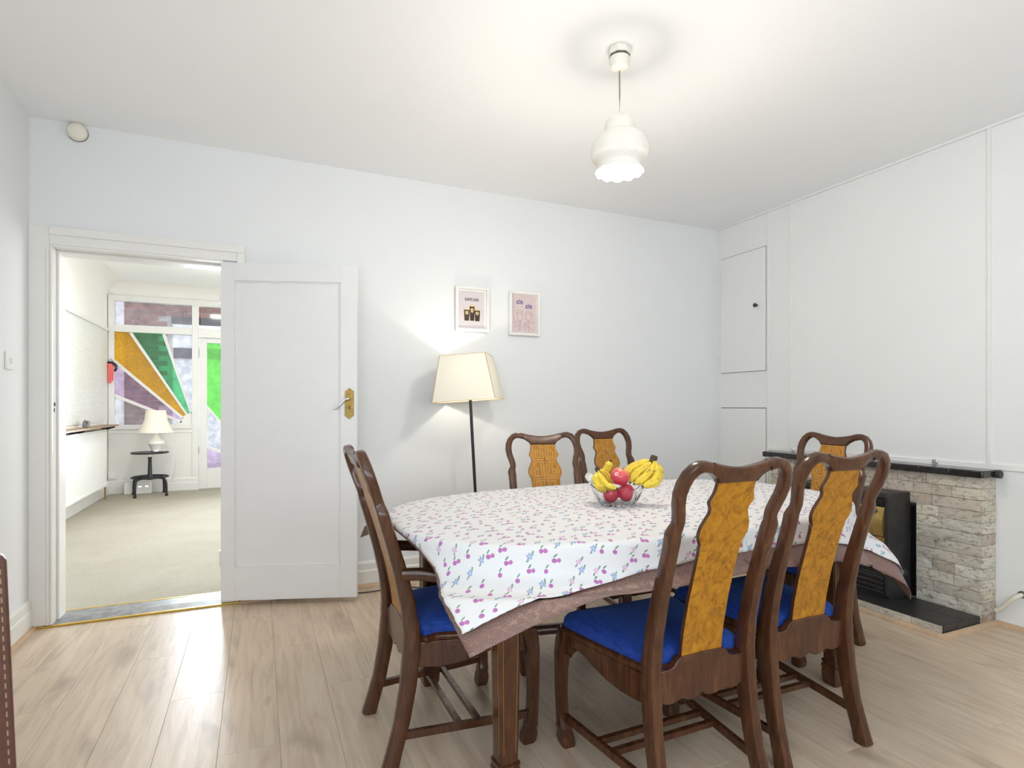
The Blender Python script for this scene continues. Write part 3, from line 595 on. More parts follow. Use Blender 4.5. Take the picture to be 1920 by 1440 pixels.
# porch and street seen through the glass
gp = struct(box('ground', M['paving'], -6, 6, HY1+0.1, 20, -0.12, -0.04))
pw = struct(MB().box(-2.6, -1.19, 9.93, 10.0, -0.04, 3.0).box(-1.19, 3.0, 9.93, 10.0, 2.50, 3.0).obj('wall_porch', simple('pale_mortar', (0.58, 0.55, 0.52), 0.9), smooth=False))
bme = MB().box(0, 0.215, -0.012, 0.1, 0, 0.065).mesh('brick', M['brick'], False)
for r_ in range(2, 38):
    z = -0.04+r_*0.075; xx = -2.6+(0.1125 if r_ % 2 else 0)
    while xx < 0.6:
        if xx+0.2 < -1.185 or z > 2.49:
            if xx > -2.05 and z > 0.7: inst('brick', bme, pw, (xx, 9.93, z))
        xx += 0.225
struct(box('trim_12', M['timber'], -1.2, 3.0, 9.86, 9.99, 2.40, 2.50))
struct(box('wall_porch_reveal', M['garage'], -1.95, -1.80, 8.96, 9.90, -0.04, 2.9))
gd = thing('garage', 'pale garage with a dark beam beyond the stained glass', 'garage', (-0.2, 13.2, -0.04))
MB().box(-3.2, 2.5, 0, 0.2, 0, 2.15).obj('garage_door', M['garage'], gd, smooth=False)
MB().box(-3.3, 2.6, -0.06, 0.2, 2.15, 2.36).obj('beam', M['timber'], gd, smooth=False)
MB().box(-3.3, 2.6, -0.02, 2.0, 2.36, 3.6).obj('fascia', M['garage'], gd, smooth=False)

# ------------------------------------------------------------------ fireplace on the right wall
# local frame: u runs along the wall (world +Y), d out of the wall (world -X)
fp = thing('fireplace', 'low painted split-stone fireplace with black tiled mantel and hearth', 'fireplace', (XR, 0, 0))
FD, FY0, FY1, FZ = 0.12, 1.70, 3.03, 0.78
OY0, OY1, OZF = 2.017, 2.713, 0.589
b = MB().box(-FD+0.02, 0, FY0+0.02, OY0, 0, FZ).box(-FD+0.02, 0, OY1, FY1-0.02, 0, FZ).box(-FD+0.02, 0, OY0, OY1, OZF, FZ)
b.obj('backing', M['grout'], fp, smooth=False)
box('fireback', M['soot'], -0.055, -0.03, OY0, OY1, 0, OZF, fp)
MB().box(-FD+0.004, -0.03, OY0, OY0+0.012, 0.058, OZF).box(-FD+0.004, -0.03, OY1-0.012, OY1, 0.058, OZF).box(-FD+0.004, -0.03, OY0, OY1, OZF-0.012, OZF).obj('opening_trim', M['iron'], fp, smooth=False)
def rock(seed):
    rnd = random.Random(seed); b = MB(); nx, nz = 5, 3
    front = [[(-0.5-0.10*rnd.random()-(0.06 if 0 < i < nx-1 and 0 < j < nz-1 else 0), i/(nx-1), j/(nz-1)) for i in range(nx)] for j in range(nz)]
    vs = [p for row in front for p in row]; fs = [(j*nx+i, j*nx+i+1, (j+1)*nx+i+1, (j+1)*nx+i) for j in range(nz-1) for i in range(nx-1)]
    o = len(vs); per = [i for i in range(nx)]+[j*nx+nx-1 for j in range(1, nz)]+[(nz-1)*nx+i for i in range(nx-2, -1, -1)]+[j*nx for j in range(nz-2, 0, -1)]
    vs += [(0.5, vs[i][1], vs[i][2]) for i in per]; m = len(per)
    fs += [(per[k], per[(k+1) % m], o+(k+1) % m, o+k) for k in range(m)]
    return b.add(vs, fs).mesh('stone', M['stone'], False)
rocks = [rock(i) for i in range(6)]
def stone(y0, y1, z0, z1, x=-FD+0.012, side=False):
    g = 0.0012
    if not side: inst('stone', random.choice(rocks), fp, (x, y0+g, z0+g), (0, 0, 0), (0.036, y1-y0-2*g, z1-z0-2*g))
    else: inst('stone', random.choice(rocks), fp, (-0.001, FY0+0.012, z0+g), (0, 0, R(90)), (0.036, FD-0.006, z1-z0-2*g))
nrow = 13; rh = FZ/nrow
for r_ in range(nrow):
    z0, z1 = r_*rh, (r_+1)*rh
    spans = [(FY0, FY1)] if z0 > OZF-0.02 else [(FY0, OY0), (OY1, FY1)]
    for a, bb in spans:
        y = a
        while y < bb-0.01:
            L = random.uniform(0.10, 0.30); y1 = y+L
            if bb-y1 < 0.08: y1 = bb
            stone(y, y1, z0, z1); y = y1
    stone(0, 0, z0, z1, side=True)
# mantel: tiled top slab
MX, MY0, MY1 = -0.18, 1.667, 3.06
box('mantel_shelf', M['tile_matt'], MX+0.006, 0, MY0+0.006, MY1, FZ+0.004, FZ+0.036, fp)
y = MY0
while y < MY1-0.02:
    y1 = min(y+0.152, MY1)
    box('mantel_tile', M['tile'], MX, MX+0.012, y+0.001, y1-0.001, FZ+0.003, FZ+0.038, fp, bevel=0.003)
    box('mantel_tile', M['tile'], MX+0.0125, -0.001, y+0.001, y1-0.001, FZ+0.034, FZ+0.040, fp, bevel=0.002)
    y = y1
box('mantel_tile', M['tile'], MX+0.0125, -0.05, MY0-0.001, MY0+0.008, FZ+0.003, FZ+0.037, fp, bevel=0.002)
MB().tube([(-0.045, MY0-0.02, FZ+0.018), (-0.045, MY0+0.02, FZ+0.018)], 0.020, 14).obj('end_knob', M['iron'], fp)
# hearth
HXF, HZ = -0.47, 0.058
box('hearth_slab', M['grout'], HXF+0.008, -FD+0.02, FY0+0.004, FY1-0.004, 0.001, HZ-0.006, fp)
for i, (xa, xb) in enumerate(((HXF+0.036, HXF+0.036+0.152), (HXF+0.19, -FD-0.022))):
    y = FY0+0.002
    while y < FY1-0.01:
        y1 = min(y+0.152, FY1-0.002); box('hearth_tile', M['tile_matt'], xa+0.001, xb-0.001, y+0.001, y1-0.001, HZ-0.008, HZ, fp, bevel=0.0012); y = y1
y = FY0+0.002
while y < FY1-0.01:
    y1 = min(y+0.152, FY1-0.002); box('hearth_tile', M['tile_matt'], HXF+0.004, HXF+0.035, y+0.001, y1-0.001, HZ-0.008, HZ, fp, bevel=0.0012); y = y1
y = FY0
while y < FY1-0.02:
    L = random.uniform(0.14, 0.28); y1 = min(y+L, FY1)
    if FY1-y1 < 0.06: y1 = FY1
    inst('stone', random.choice(rocks), fp, (HXF+0.006, y+0.001, 0.002), (0, 0, 0), (0.016, y1-y-0.002, HZ-0.004)); y = y1
xx = HXF+0.012
while xx < -FD-0.02:
    x1 = min(xx+0.11, -FD-0.015); box('edge_tile', M['tile_matt'], xx+0.001, x1-0.001, FY0-0.004, FY0+0.006, 0.002, HZ-0.002, fp, bevel=0.001); xx = x1
# oak beading round the hearth
hb = MB(); q = [(0, 0), (0.022, 0), (0.020, 0.010), (0.012, 0.018), (0, 0.022)]
hb.loft([[(XR+HXF-0.004-d, FY0-0.008-d, z) for d, z in q], [(XR+HXF-0.004-d, FY1+0.01, z) for d, z in q]])
hb.loft([[(XR+HXF-0.004-d, FY0-0.008-d, z) for d, z in q], [(XR-0.001, FY0-0.008-d, z) for d, z in q]])
struct(hb.obj('trim_13', M['oaktrim'], ang=50))
for yy in (2.93, 1.98):
    o = thing('mirror_clip', 'small clear clip on the left end of the black mantel' if yy > 2.5 else 'small clear clip on the black mantel near its right end', 'clip', (XR-0.016, yy, 0.845))
    MB().box(-0.006, 0.0, -0.014, 0.014, -0.020, 0.004).obj('plate', M['chrome'], o, bevel=0.003); MB().tube([(-0.009, 0, -0.008), (-0.006, 0, -0.008)], 0.004, 8).obj('screw', M['chrome'], o)
pp = MB().tube(catmull([(XR-0.03, 1.680, 0.078), (XR-0.03, 1.650, 0.10), (XR-0.028, 1.60, 0.165), (XR+0.002, 1.575, 0.19)], 6), 0.011, 12).obj('gas_pipe', M['pipe'])
tag(pp, 'short white painted pipe between fireplace side and wall', 'pipe')
inst('pipe_collar', MB().lathe([(0.018, 0), (0.018, 0.006), (0.011, 0.008)], 16).mesh('collar', M['dark']), pp, (XR, 1.577, 0.188), (0, R(-90), 0))
# gas heater on the hearth
gh = thing('gas_heater', 'dark metal gas heater with brass front standing on the fireplace hearth', 'heater', (3.46, 2.365, HZ))
GX, GW, GH = -0.205, 0.315, 0.598   # depth (towards room), half width, height
side = [(0, 0), (GX+0.012, 0), (GX, 0.02), (GX-0.004, 0.30), (GX+0.005, GH-0.02), (GX+0.02, GH), (0, GH)]
for s in (-1, 1):
    MB().prism(side, s*GW-(0.022 if s > 0 else 0), s*GW+(0.022 if s < 0 else 0), axis='y').obj('side_panel', M['iron'], gh, smooth=False, bevel=0.003)
MB().box(GX+0.012, 0, -GW+0.02, GW-0.02, GH-0.03, GH).obj('top_panel', M['iron'], gh, smooth=False, bevel=0.004)
MB().box(GX+0.02, 0, -GW+0.02, GW-0.02, 0, 0.13).obj('base_panel', M['iron'], gh, smooth=False, bevel=0.003)
for k in range(4): box('louvre', M['tile'], GX+0.004, GX+0.02, -GW+0.03, GW-0.03, 0.018+k*0.028, 0.034+k*0.028, gh, bevel=0.003)
MB().box(GX+0.008, GX+0.014, -GW+0.025, GW-0.025, GH-0.075, GH-0.032).obj('grille_band', M['tile'], gh, smooth=False)
prof = [(GX+0.006, GH-0.08), (GX-0.012, GH-0.14), (GX-0.02, GH-0.20), (GX-0.006, GH-0.245), (GX+0.012, GH-0.25), (GX+0.012, GH-0.08)]
MB().prism(prof, -GW+0.025, GW-0.025, axis='y').obj('brass_hood', M['brasspanel'], gh, ang=50)
cl_ = MB()
for k in range(7):
    yc = -0.24+k*0.08
    for dy, dz in ((0.008, 0), (-0.008, 0), (0, 0.009), (0, -0.009)):
        cl_.lathe([(0.006, -0.002), (0.006, 0.002)], 8, (0, 0, 0)); nv = 16
        for i in range(len(cl_.v)-nv, len(cl_.v)):
            x_, y_, z_ = cl_.v[i]; cl_.v[i] = (GX-0.004+z_-0.003, yc+dy+x_, GH-0.105+dz+y_)
cl_.obj('clover_cutouts', M['dark'], gh, smooth=False)['kind'] = 'stuff'
MB().box(GX+0.012, GX+0.03, -GW+0.025, GW-0.025, 0.30, 0.345).obj('brass_band', M['brasspanel'], gh, smooth=False, bevel=0.003)
box('burner_back', M['radiant'], -0.08, -0.06, -GW+0.03, GW-0.03, 0.13, 0.31, gh)
for k in range(6):
    yc = -0.225+k*0.09
    MB().box(-0.15, -0.10, yc-0.034, yc+0.034, 0.14, 0.30).obj('radiant', M['radiant'], gh, smooth=False, bevel=0.008)
MB().prism([(-GW+0.025, 0.13), (-GW+0.055, 0.15), (-GW+0.055, 0.285), (-GW+0.025, 0.305)], GX+0.008, -0.10, axis='x').prism([(GW-0.025, 0.13), (GW-0.055, 0.15), (GW-0.055, 0.285), (GW-0.025, 0.305)], GX+0.008, -0.10, axis='x').obj('reflector', M['brasspanel'], gh, smooth=False)
gm = MB()
for k in range(13): yy = -0.24+0.04*k; gm.tube([(GX+0.006, yy, 0.14), (GX+0.002, yy, 0.22), (GX+0.006, yy, 0.30)], 0.002, 5)
for k in range(5): gm.tube([(GX+0.004, -0.26, 0.15+0.035*k), (GX+0.004, 0.26, 0.15+0.035*k)], 0.002, 5)
gm.obj('wire_guard', M['iron'], gh)
kn = MB().lathe([(0.036, 0), (0.036, 0.012), (0.026, 0.016), (0.024, 0.034), (0.018, 0.04), (0.0, 0.04)], 20).obj('knob', M['iron'], gh); kn.location = (-0.11, -GW, 0.15); kn.rotation_euler = (R(90), 0, 0)
# white cloth corner is part of the table setting; built-in cupboard doors
def cupboard(y0, y1, z0, z1, label, knob):
    o = thing('cupboard', label, 'cupboard', (XR, (y0+y1)/2, z0)); w = (y1-y0)/2; h = z1-z0
    box('gap_shade_sheet', M['dark'], -0.0015, 0.0, -w, w, 0, h, o)  # dark sheet painting in the shade of the gap round the door
    d = box('cupboard_door', M['panel'], -0.012, -0.001, -w+0.001, w-0.005, 0.003, h-0.006, o, bevel=0.0015)
    if knob:
        k = MB().lathe([(0.009, 0), (0.007, 0.008), (0.009, 0.014), (0.016, 0.02), (0.016, 0.026), (0.010, 0.031), (0, 0.031)], 18).obj('knob', M['iron'], d)
        k.location = (-0.012, -w+0.08, h*0.535); k.rotation_euler = (0, R(-90), 0)
    for zz in (0.10, h-0.2): MB().tube([(-0.010, w+0.001, zz), (-0.010, w+0.001, zz+0.07)], 0.004, 8).obj('hinge', M['panel'], o)
cupboard(3.182, 3.648, 1.428, 2.394, 'upper white built-in cupboard door with small dark knob in the corner', True)
cupboard(3.182, 3.648, 0.08, 1.142, 'lower white built-in cupboard door without knob in the corner', False)

# ------------------------------------------------------------------ small wall things
sw = thing('light_switch', 'white light switch on the left wall near the doorway', 'switch', (XL, 3.425, 1.372))
MB().box(0, 0.010, -0.042, 0.042, -0.042, 0.042).obj('plate', M['white'], sw, bevel=0.003)
MB().box(0.008, 0.018, -0.008, 0.008, -0.012, 0.012).obj('rocker', M['cream'], sw, bevel=0.002)
dt = thing('wall_blank_cover', 'small round cream cap high on the wall in left ceiling corner', 'blank_cover', (-0.88, YB, 2.612))  # plain round blank cover, not a sensor
o = MB().lathe([(0.045, 0), (0.046, 0.02), (0.042, 0.032), (0.030, 0.040), (0.0, 0.042)], 28).obj('cover', M['cream'], dt); o.rotation_euler = (R(90), 0, 0)
o = MB().lathe([(0.047, 0.0), (0.047, 0.005)], 28).obj('base', M['dark'], dt); o.rotation_euler = (R(90), 0, 0)
def text(body, size, loc, parent, m, name, sx=1, bold=0.0, rot=0, sp=1.0):
    cu = bpy.data.curves.new(name, 'FONT'); cu.body = body; cu.size = size; cu.align_x = 'CENTER'; cu.extrude = 0.0003; cu.offset = bold; cu.space_character = sp
    t = bpy.data.objects.new(name, cu); C.objects.link(t); dg = bpy.context.evaluated_depsgraph_get()
    me = bpy.data.meshes.new_from_object(t.evaluated_get(dg)); bpy.data.objects.remove(t); me.materials.clear(); me.materials.append(m)
    o = bpy.data.objects.new(name, me); C.objects.link(o); o.parent = parent; o.location = loc; o.rotation_euler = (R(90), rot, 0); o.scale = (sx, 1, 1); return o
def frame(x0, x1, z0, z1, label, paper, mat_w):
    o = thing('picture_frame', label, 'picture', ((x0+x1)/2, YB-0.004, (z0+z1)/2), 0, 'framed prints above the floor lamp'); w, h = (x1-x0)/2, (z1-z0)/2; t = 0.018
    MB().box(-w, w, -0.03, 0, h-t, h).box(-w, w, -0.03, 0, -h, -h+t).box(-w, -w+t, -0.03, 0, -h+t, h-t).box(w-t, w, -0.03, 0, -h+t, h-t).obj('frame', M['trim'], o, smooth=False, bevel=0.0015)
    box('backing', M['white'], -w+t-0.002, w-t+0.002, -0.008, -0.002, -h+t-0.002, h-t+0.002, o)
    p = box('print', paper, -w+t+mat_w, w-t-mat_w, -0.0095, -0.008, -h+t+mat_w, h-t-mat_w, o)
    return o, p
p1, pr1 = frame(1.2255, 1.469, 1.669, 1.978, 'white framed print of three dark stout glasses with lettering', M['paper'], 0.010)
text('SLÁINTE CAILÍN', 0.026, (0, -0.0098, 0.060), pr1, M['ink'], 'lettering', 0.50, 0.0009, 0, 1.1)
gl = MB()
def pint(xc, zb, h, w):
    g = MB().prism([(xc-w*0.78, zb), (xc+w*0.78, zb), (xc+w, zb+h), (xc-w, zb+h)], -0.0103, -0.0095).obj('stout_glass', M['stout'], pr1, smooth=False)
    MB().prism([(xc-w, zb+h), (xc+w, zb+h), (xc+w*1.03, zb+h*1.13), (xc-w*1.03, zb+h*1.13)], -0.0103, -0.0095).obj('foam', M['cream_print'], g, smooth=False)
    MB().prism([(xc-w*0.55, zb+h*0.88), (xc-w*0.5, zb+h*0.66), (xc, zb+h*0.54), (xc+w*0.5, zb+h*0.66), (xc+w*0.55, zb+h*0.88)], -0.0108, -0.0103).prism([(xc-w*0.15, zb+h*0.80), (xc+w*0.12, zb+h*0.62), (xc+w*0.2, zb+h*0.82)], -0.011, -0.0108, mi=1).obj('badge', [M['cream_print'], M['stout']], g, smooth=False)
pint(0.002, -0.078, 0.098, 0.019); pint(-0.037, -0.079, 0.074, 0.021); pint(0.040, -0.079, 0.074, 0.021)
p2, pr2 = frame(1.627, 1.868, 1.662, 1.976, 'white framed pink print of hands toasting under blue handwriting', M['paper2'], 0.004)
text('cin', 0.050, (-0.035, -0.0098, 0.070), pr2, M['blueink'], 'lettering', 0.72, 0.0016, R(0), 1.22)
text('cin', 0.050, (0.038, -0.0098, 0.042), pr2, M['blueink'], 'lettering', 0.72, 0.0016, R(0), 1.22)
dl = MB()
def ln(*pts): dl.tube([(x, -0.0097, z) for x, z in catmull([(a, 0, c) for a, c in pts], 5) for _ in (0,)] if False else [(p[0], -0.0097, p[2]) for p in catmull([(a, 0, c) for a, c in pts], 5)], 0.0011, 4)
ln((-0.055, 0.02), (-0.055, -0.02), (-0.045, -0.045), (-0.025, -0.05), (-0.012, -0.035), (-0.014, 0.018)); ln((-0.055, 0.02), (-0.034, 0.024), (-0.014, 0.018)); ln((-0.03, -0.05), (-0.034, -0.09), (-0.04, -0.12))
ln((0.012, 0.012), (0.014, -0.02), (0.026, -0.045), (0.048, -0.045), (0.06, -0.02), (0.058, 0.012)); ln((0.012, 0.012), (0.036, 0.02), (0.058, 0.012)); ln((0.036, -0.046), (0.034, -0.085), (0.04, -0.125))
ln((-0.085, -0.04), (-0.06, -0.055), (-0.03, -0.062), (-0.02, -0.075), (-0.05, -0.09), (-0.08, -0.095)); ln((-0.085, -0.06), (-0.062, -0.07), (-0.04, -0.075)); ln((-0.02, -0.09), (-0.03, -0.11), (-0.055, -0.125))
ln((0.085, -0.05), (0.06, -0.06), (0.02, -0.062), (0.012, -0.08), (0.04, -0.095), (0.08, -0.12)); ln((0.012, -0.06), (0.0, -0.085), (0.01, -0.12)); ln((-0.06, 0.0), (-0.035, 0.006), (-0.014, 0.0)); ln((0.013, -0.005), (0.036, 0.003), (0.059, -0.005))
dl.obj('line_drawing', M['lineink'], pr2)

# ------------------------------------------------------------------ pendant and floor lamp
PX, PY = 1.385, 1.985
pd = thing('pendant_lamp', 'lit white opal glass pendant lamp with scalloped rim over the table', 'pendant lamp', (PX, PY, CZ))
MB().lathe([(0.046, 0), (0.048, -0.018), (0.046, -0.03)], 8).obj('ceiling_rose', M['cream'], pd, smooth=False, bevel=0.003)
MB().lathe([(0.044, -0.03), (0.045, -0.036), (0.043, -0.04)], 8).obj('rose_seam', M['dark'], pd, smooth=False)
MB().lathe([(0.043, -0.04), (0.044, -0.055), (0.035, -0.078), (0.012, -0.086), (0.004, -0.092)], 24).obj('rose_cap', M['cream'], pd)
MB().tube([(0, 0, -0.085), (0.001, 0, -0.2), (0, 0, -0.30)], 0.0035, 8).obj('cord', M['cordm'], pd)
MB().lathe([(0.004, -0.288), (0.016, -0.292), (0.018, -0.34), (0.012, -0.345)], 16).obj('lamp_holder', M['white'], pd)
prof = [(0.018, -0.292), (0.035, -0.293), (0.053, -0.300), (0.062, -0.315), (0.062, -0.332), (0.058, -0.346), (0.072, -0.354), (0.098, -0.374), (0.116, -0.402), (0.123, -0.430), (0.117, -0.456), (0.102, -0.476), (0.088, -0.488), (0.085, -0.494), (0.089, -0.500), (0.094, -0.508), (0.098, -0.517)]
def scal(i, a, r, z):
    if i < 13: return r, z
    k = (i-12)/4; s = abs(math.cos(a*6)); return r*(1+0.03*k*s), z-0.008*k*s+0.004*k
MB().lathe(prof, 96, cap=False, wob=scal).obj('glass_shade', M['pendantglass'], pd, ang=70)
MB().sphere((0, 0, -0.42), 0.032).obj('bulb', M['bulb'], pd)
point('pendant_light', (PX, PY, CZ-0.60), 22, (1.0, 0.90, 0.76), 0.10)
point('pendant_ceiling_fill', (PX, PY, CZ-0.275), 0.85, (1.0, 0.92, 0.80), 0.04)  # added fill light, lifts the shade's shadow on the ceiling

LX, LY = 1.255, 3.40
fl_ = thing('floor_lamp', 'lit floor lamp with square cream shade and thin black pole by the wall', 'floor lamp', (LX+0.045, LY, 0), R(-31.4))
MB().lathe([(0.14, 0), (0.14, 0.012), (0.13, 0.018), (0.015, 0.022), (0.0, 0.022)], 36).obj('base', M['black'], fl_)
tilt = Matrix.Rotation(R(-3.0), 4, 'Y')
pole_top = Vector((-0.062, -0.03, 1.25))
MB().tube([(0, 0, 0.02), tuple(pole_top)], 0.010, 12).obj('pole', M['black'], fl_)
sb, stp, zb, zt = 0.198, 0.145, 0.0, 0.285
rings = []
for s, z in ((sb, zb), (stp, zt)):
    c = s*0.06; ring = []
    for (sx, sy) in ((1, 1), (-1, 1), (-1, -1), (1, -1)):
        a0 = math.atan2(sy, sx)-PI/4
        for k in range(4):
            a = a0+PI/2*k/3; ring.append((sx*(s-c)+c*math.cos(a), sy*(s-c)+c*math.sin(a), z))
    rings.append(ring)
shd = MB().loft(rings, cap=False).obj('shade', M['lampshade'], fl_, ang=40); shd.location = pole_top+Vector((0, 0, -0.06)); shd.rotation_euler = (0, R(-4.0), R(0))
sm = MB()
for sx, sy in ((1, -1), (-1, -1), (1, 1), (-1, 1)): sm.tube([(sx*(sb-0.003), sy*(sb-0.003), zb), (sx*(stp-0.002), sy*(stp-0.002), zt)], 0.0022, 5)
sm.obj('seam', M['oaktrim'], shd)
rg = MB()
for s, z in ((sb, zb), (stp, zt)):
    for a, b_ in (((-s, -s), (s, -s)), ((s, -s), (s, s)), ((s, s), (-s, s)), ((-s, s), (-s, -s))): rg.tube([(a[0], a[1], z), (b_[0], b_[1], z)], 0.0016, 5)
rg.tube([(-stp, 0, zt-0.02), (stp, 0, zt-0.02)], 0.002, 5).tube([(0, -stp, zt-0.02), (0, stp, zt-0.02)], 0.002, 5)
rg.obj('wire_ring', M['gold'], shd)
bl = MB().sphere((0, 0, 0.13), 0.028).obj('bulb', M['bulb'], shd)
fc, fs_ = math.cos(R(-31.4)), math.sin(R(-31.4)); lp = pole_top+Vector((-0.008, 0, 0.09))
point('floor_lamp_light', (LX+0.045+fc*lp.x-fs_*lp.y, LY+fs_*lp.x+fc*lp.y, lp.z), 8, (1.0, 0.94, 0.84), 0.03)
cb = MB().tube(catmull([(LX-0.06, LY-0.02, 0.006), (0.95, 3.50, 0.005), (0.80, 3.575, 0.005), (0.62, 3.555, 0.005), (0.42, 3.60, 0.005), (0.10, 3.64, 0.005)], 6), 0.0035, 6).obj('lamp_cable', M['black'])
tag(cb, 'thin black cable along the floor by the skirting behind the open door', 'cable')

# ------------------------------------------------------------------ dining table, cloths
TX, TY, TA, TB, TZ, TN = 1.42, 1.95, 0.98, 0.55, 0.75, 2.8
def sup(a, b, n, t):
    c, s = math.cos(t), math.sin(t); return (a*math.copysign(abs(c)**(2/n), c), b*math.copysign(abs(s)**(2/n), s))
tb_ = thing('dining_table', 'oval dark wood dining table under a cherry-print cloth', 'table', (TX, TY, 0), R(1.8))
top = [sup(TA-0.004, TB-0.004, TN, 2*PI*i/96) for i in range(96)]
MB().prism(top, TZ-0.03, TZ, axis='z').obj('table_top', M['wood'], tb_, ang=50, bevel=0.006)
ap_o = [sup(TA-0.10, TB-0.06, TN, 2*PI*i/96) for i in range(96)]; ap_i = [sup(TA-0.125, TB-0.085, TN, 2*PI*i/96) for i in range(96)]
MB().loft([[(x, y, TZ-0.135) for x, y in ap_o], [(x, y, TZ-0.03) for x, y in ap_o], [(x, y, TZ-0.03) for x, y in ap_i], [(x, y, TZ-0.135) for x, y in ap_i]], closed=True).obj('apron', M['wood'], tb_, ang=50)
LEGX, LEGY = 0.757, 0.372
for sx in (-1, 1):
    for sy in (-1, 1):
        b = MB(); st = [(0.0, 0.029), (0.016, 0.034), (0.05, 0.0355), (0.066, 0.033), (0.069, 0.0365), (0.079, 0.0365), (0.082, 0.033), (0.088, 0.033), (0.091, 0.0355), (0.099, 0.0355), (0.103, 0.030), (0.40, 0.034), (TZ-0.03, 0.037)]
        rings = []
        for z, h in st:
            c = 0.006; rings.append([(h-c, -h, z), (h, -h+c, z), (h, h-c, z), (h-c, h, z), (-h+c, h, z), (-h, h-c, z), (-h, -h+c, z), (-h+c, -h, z)])
        lg = b.loft(rings).obj('leg', M['wood'], tb_); lg.location = (sx*LEGX, sy*LEGY, 0)
        il = MB()
        for f in range(4):
            a = f*PI/2; ca, sa = math.cos(a), math.sin(a)
            for s in (-1, 1):
                pts = []
                for z, h in ((0.13, 0.0302), (0.40, 0.0342), (TZ-0.14, 0.0366)):
                    u, w = s*(h-0.011), -h-0.0001; pts.append((u*ca-w*sa, u*sa+w*ca, z))
                il.tube(pts, 0.0011, 4)
        il.obj('inlay_line', M['inlay'], lg)
bt = np.array([sup(TA, TB, TN, 2*PI*i/1440) for i in range(1440)])
tg = np.roll(bt, -1, 0)-np.roll(bt, 1, 0); bn = np.stack([tg[:, 1], -tg[:, 0]], 1); bn /= np.linalg.norm(bn, axis=1)[:, None]
arc_s = np.cumsum(np.linalg.norm(np.roll(bt, -1, 0)-bt, axis=1))
def cloth(name, mat, x0, x1, y0, y1, zt, lift, nx, ny, amp, flare, k, uvrot=0.0, wav=0.0):
    vs, uvs = [], []
    for j in range(ny+1):
        for i in range(nx+1):
            u, v = x0+(x1-x0)*i/nx, y0+(y1-y0)*j/ny
            if wav:
                e = min(i, nx-i, j, ny-j)
                if e == 0: u += wav*math.sin(v*31+1)*(1 if i in (0, nx) else 0); v += wav*math.sin(u*27)*(1 if j in (0, ny) else 0)
            uvs.append((u*math.cos(uvrot)-v*math.sin(uvrot), u*math.sin(uvrot)+v*math.cos(uvrot)))
            f = (abs(u)/TA)**TN+(abs(v)/TB)**TN
            if f <= 1: vs.append((u, v, zt+lift+0.0008*math.sin(u*23)*math.sin(v*19))); continue
            d = np.linalg.norm(bt-np.array([u, v]), axis=1); m = int(d.argmin()); s = float(d[m]); e = bt[m]; n = bn[m]
            r0 = 0.014; fl0 = flare*max(0.12, min(1, (s-0.07)/0.12))*(1 if u < 0 else 0.4)
            if s < r0*PI/2: th = s/r0; out = r0*math.sin(th); dr = r0*(1-math.cos(th))
            else: dr = r0+(s-r0*PI/2)*math.cos(fl0); out = r0+(s-r0*PI/2)*math.sin(fl0)
            g = max(0, min(1, (s-0.05)/0.2)); aa = amp*(1 if u < 0 else 1.8)*g; out += aa*math.sin(k*(1 if u < 0 else 2.4)*arc_s[m])+aa*0.7
            vs.append((e[0]+n[0]*(out+lift*1.2), e[1]+n[1]*(out+lift*1.2), zt+lift*(1+g)-dr))
    fs = [(j*(nx+1)+i, j*(nx+1)+i+1, (j+1)*(nx+1)+i+1, (j+1)*(nx+1)+i) for j in range(ny) for i in range(nx)]
    me = bpy.data.meshes.new(name); me.from_pydata(vs, [], fs); me.materials.append(mat); me.polygons.foreach_set('use_smooth', [True]*len(fs))
    uvl = me.uv_layers.new(name='UVMap'); li = np.zeros(len(me.loops), int); me.loops.foreach_get('vertex_index', li); uvl.data.foreach_set('uv', np.array(uvs)[li].ravel())
    o = bpy.data.objects.new(name, me); C.objects.link(o); o.location = (TX, TY, 0); o.rotation_euler = (0, 0, R(1.8))
    md = o.modifiers.new('thickness', 'SOLIDIFY'); md.thickness = 0.0012; md.offset = 1
    return o
tag(cloth('oilcloth', M['oilcloth'], -TA-0.025, TA+0.15, -TB-0.145, TB+0.15, TZ, 0.0015, 150, 96, 0.018, R(59), 9.0), 'brown embossed oilcloth hanging below the white tablecloth', 'tablecloth')
tag(cloth('tablecloth', M['cherry'], -TA-0.018, TA+0.07, -TB-0.082, TB+0.085, TZ, 0.006, 180, 110, 0.018, R(59), 9.0, 0.06, 0.0015), 'white tablecloth printed with cherries and blue flowers on the oval table', 'tablecloth')
TT = TZ+0.0085

# ------------------------------------------------------------------ chairs
PF = [(-0.25, 0.0), (-0.236, 0.05), (-0.21, 0.14), (-0.19, 0.25), (-0.178, 0.36), (-0.178, 0.43), (-0.19, 0.52), (-0.213, 0.62), (-0.242, 0.72), (-0.266, 0.80), (-0.285, 0.86), (-0.313, 0.94), (-0.330, 0.99), (-0.338, 1.02)]
def fy(z):
    for (a, z0), (b, z1) in zip(PF, PF[1:]):
        if z <= z1: t = (z-z0)/(z1-z0); return a+(b-a)*t
    return PF[-1][0]
def sym(half): return half+[(-x, z) for x, z in reversed(half)]
OUT = [(-0.168, -0.160), (0.168, -0.160), (0.186, -0.10), (0.206, -0.02), (0.226, 0.08), (0.240, 0.16), (0.247, 0.205), (0.243, 0.232), (0.222, 0.246), (0.15, 0.252), (0.07, 0.256), (0.0, 0.257), (-0.07, 0.256), (-0.15, 0.252), (-0.222, 0.246), (-0.243, 0.232), (-0.247, 0.205), (-0.240, 0.16), (-0.226, 0.08), (-0.206, -0.02), (-0.186, -0.10)]
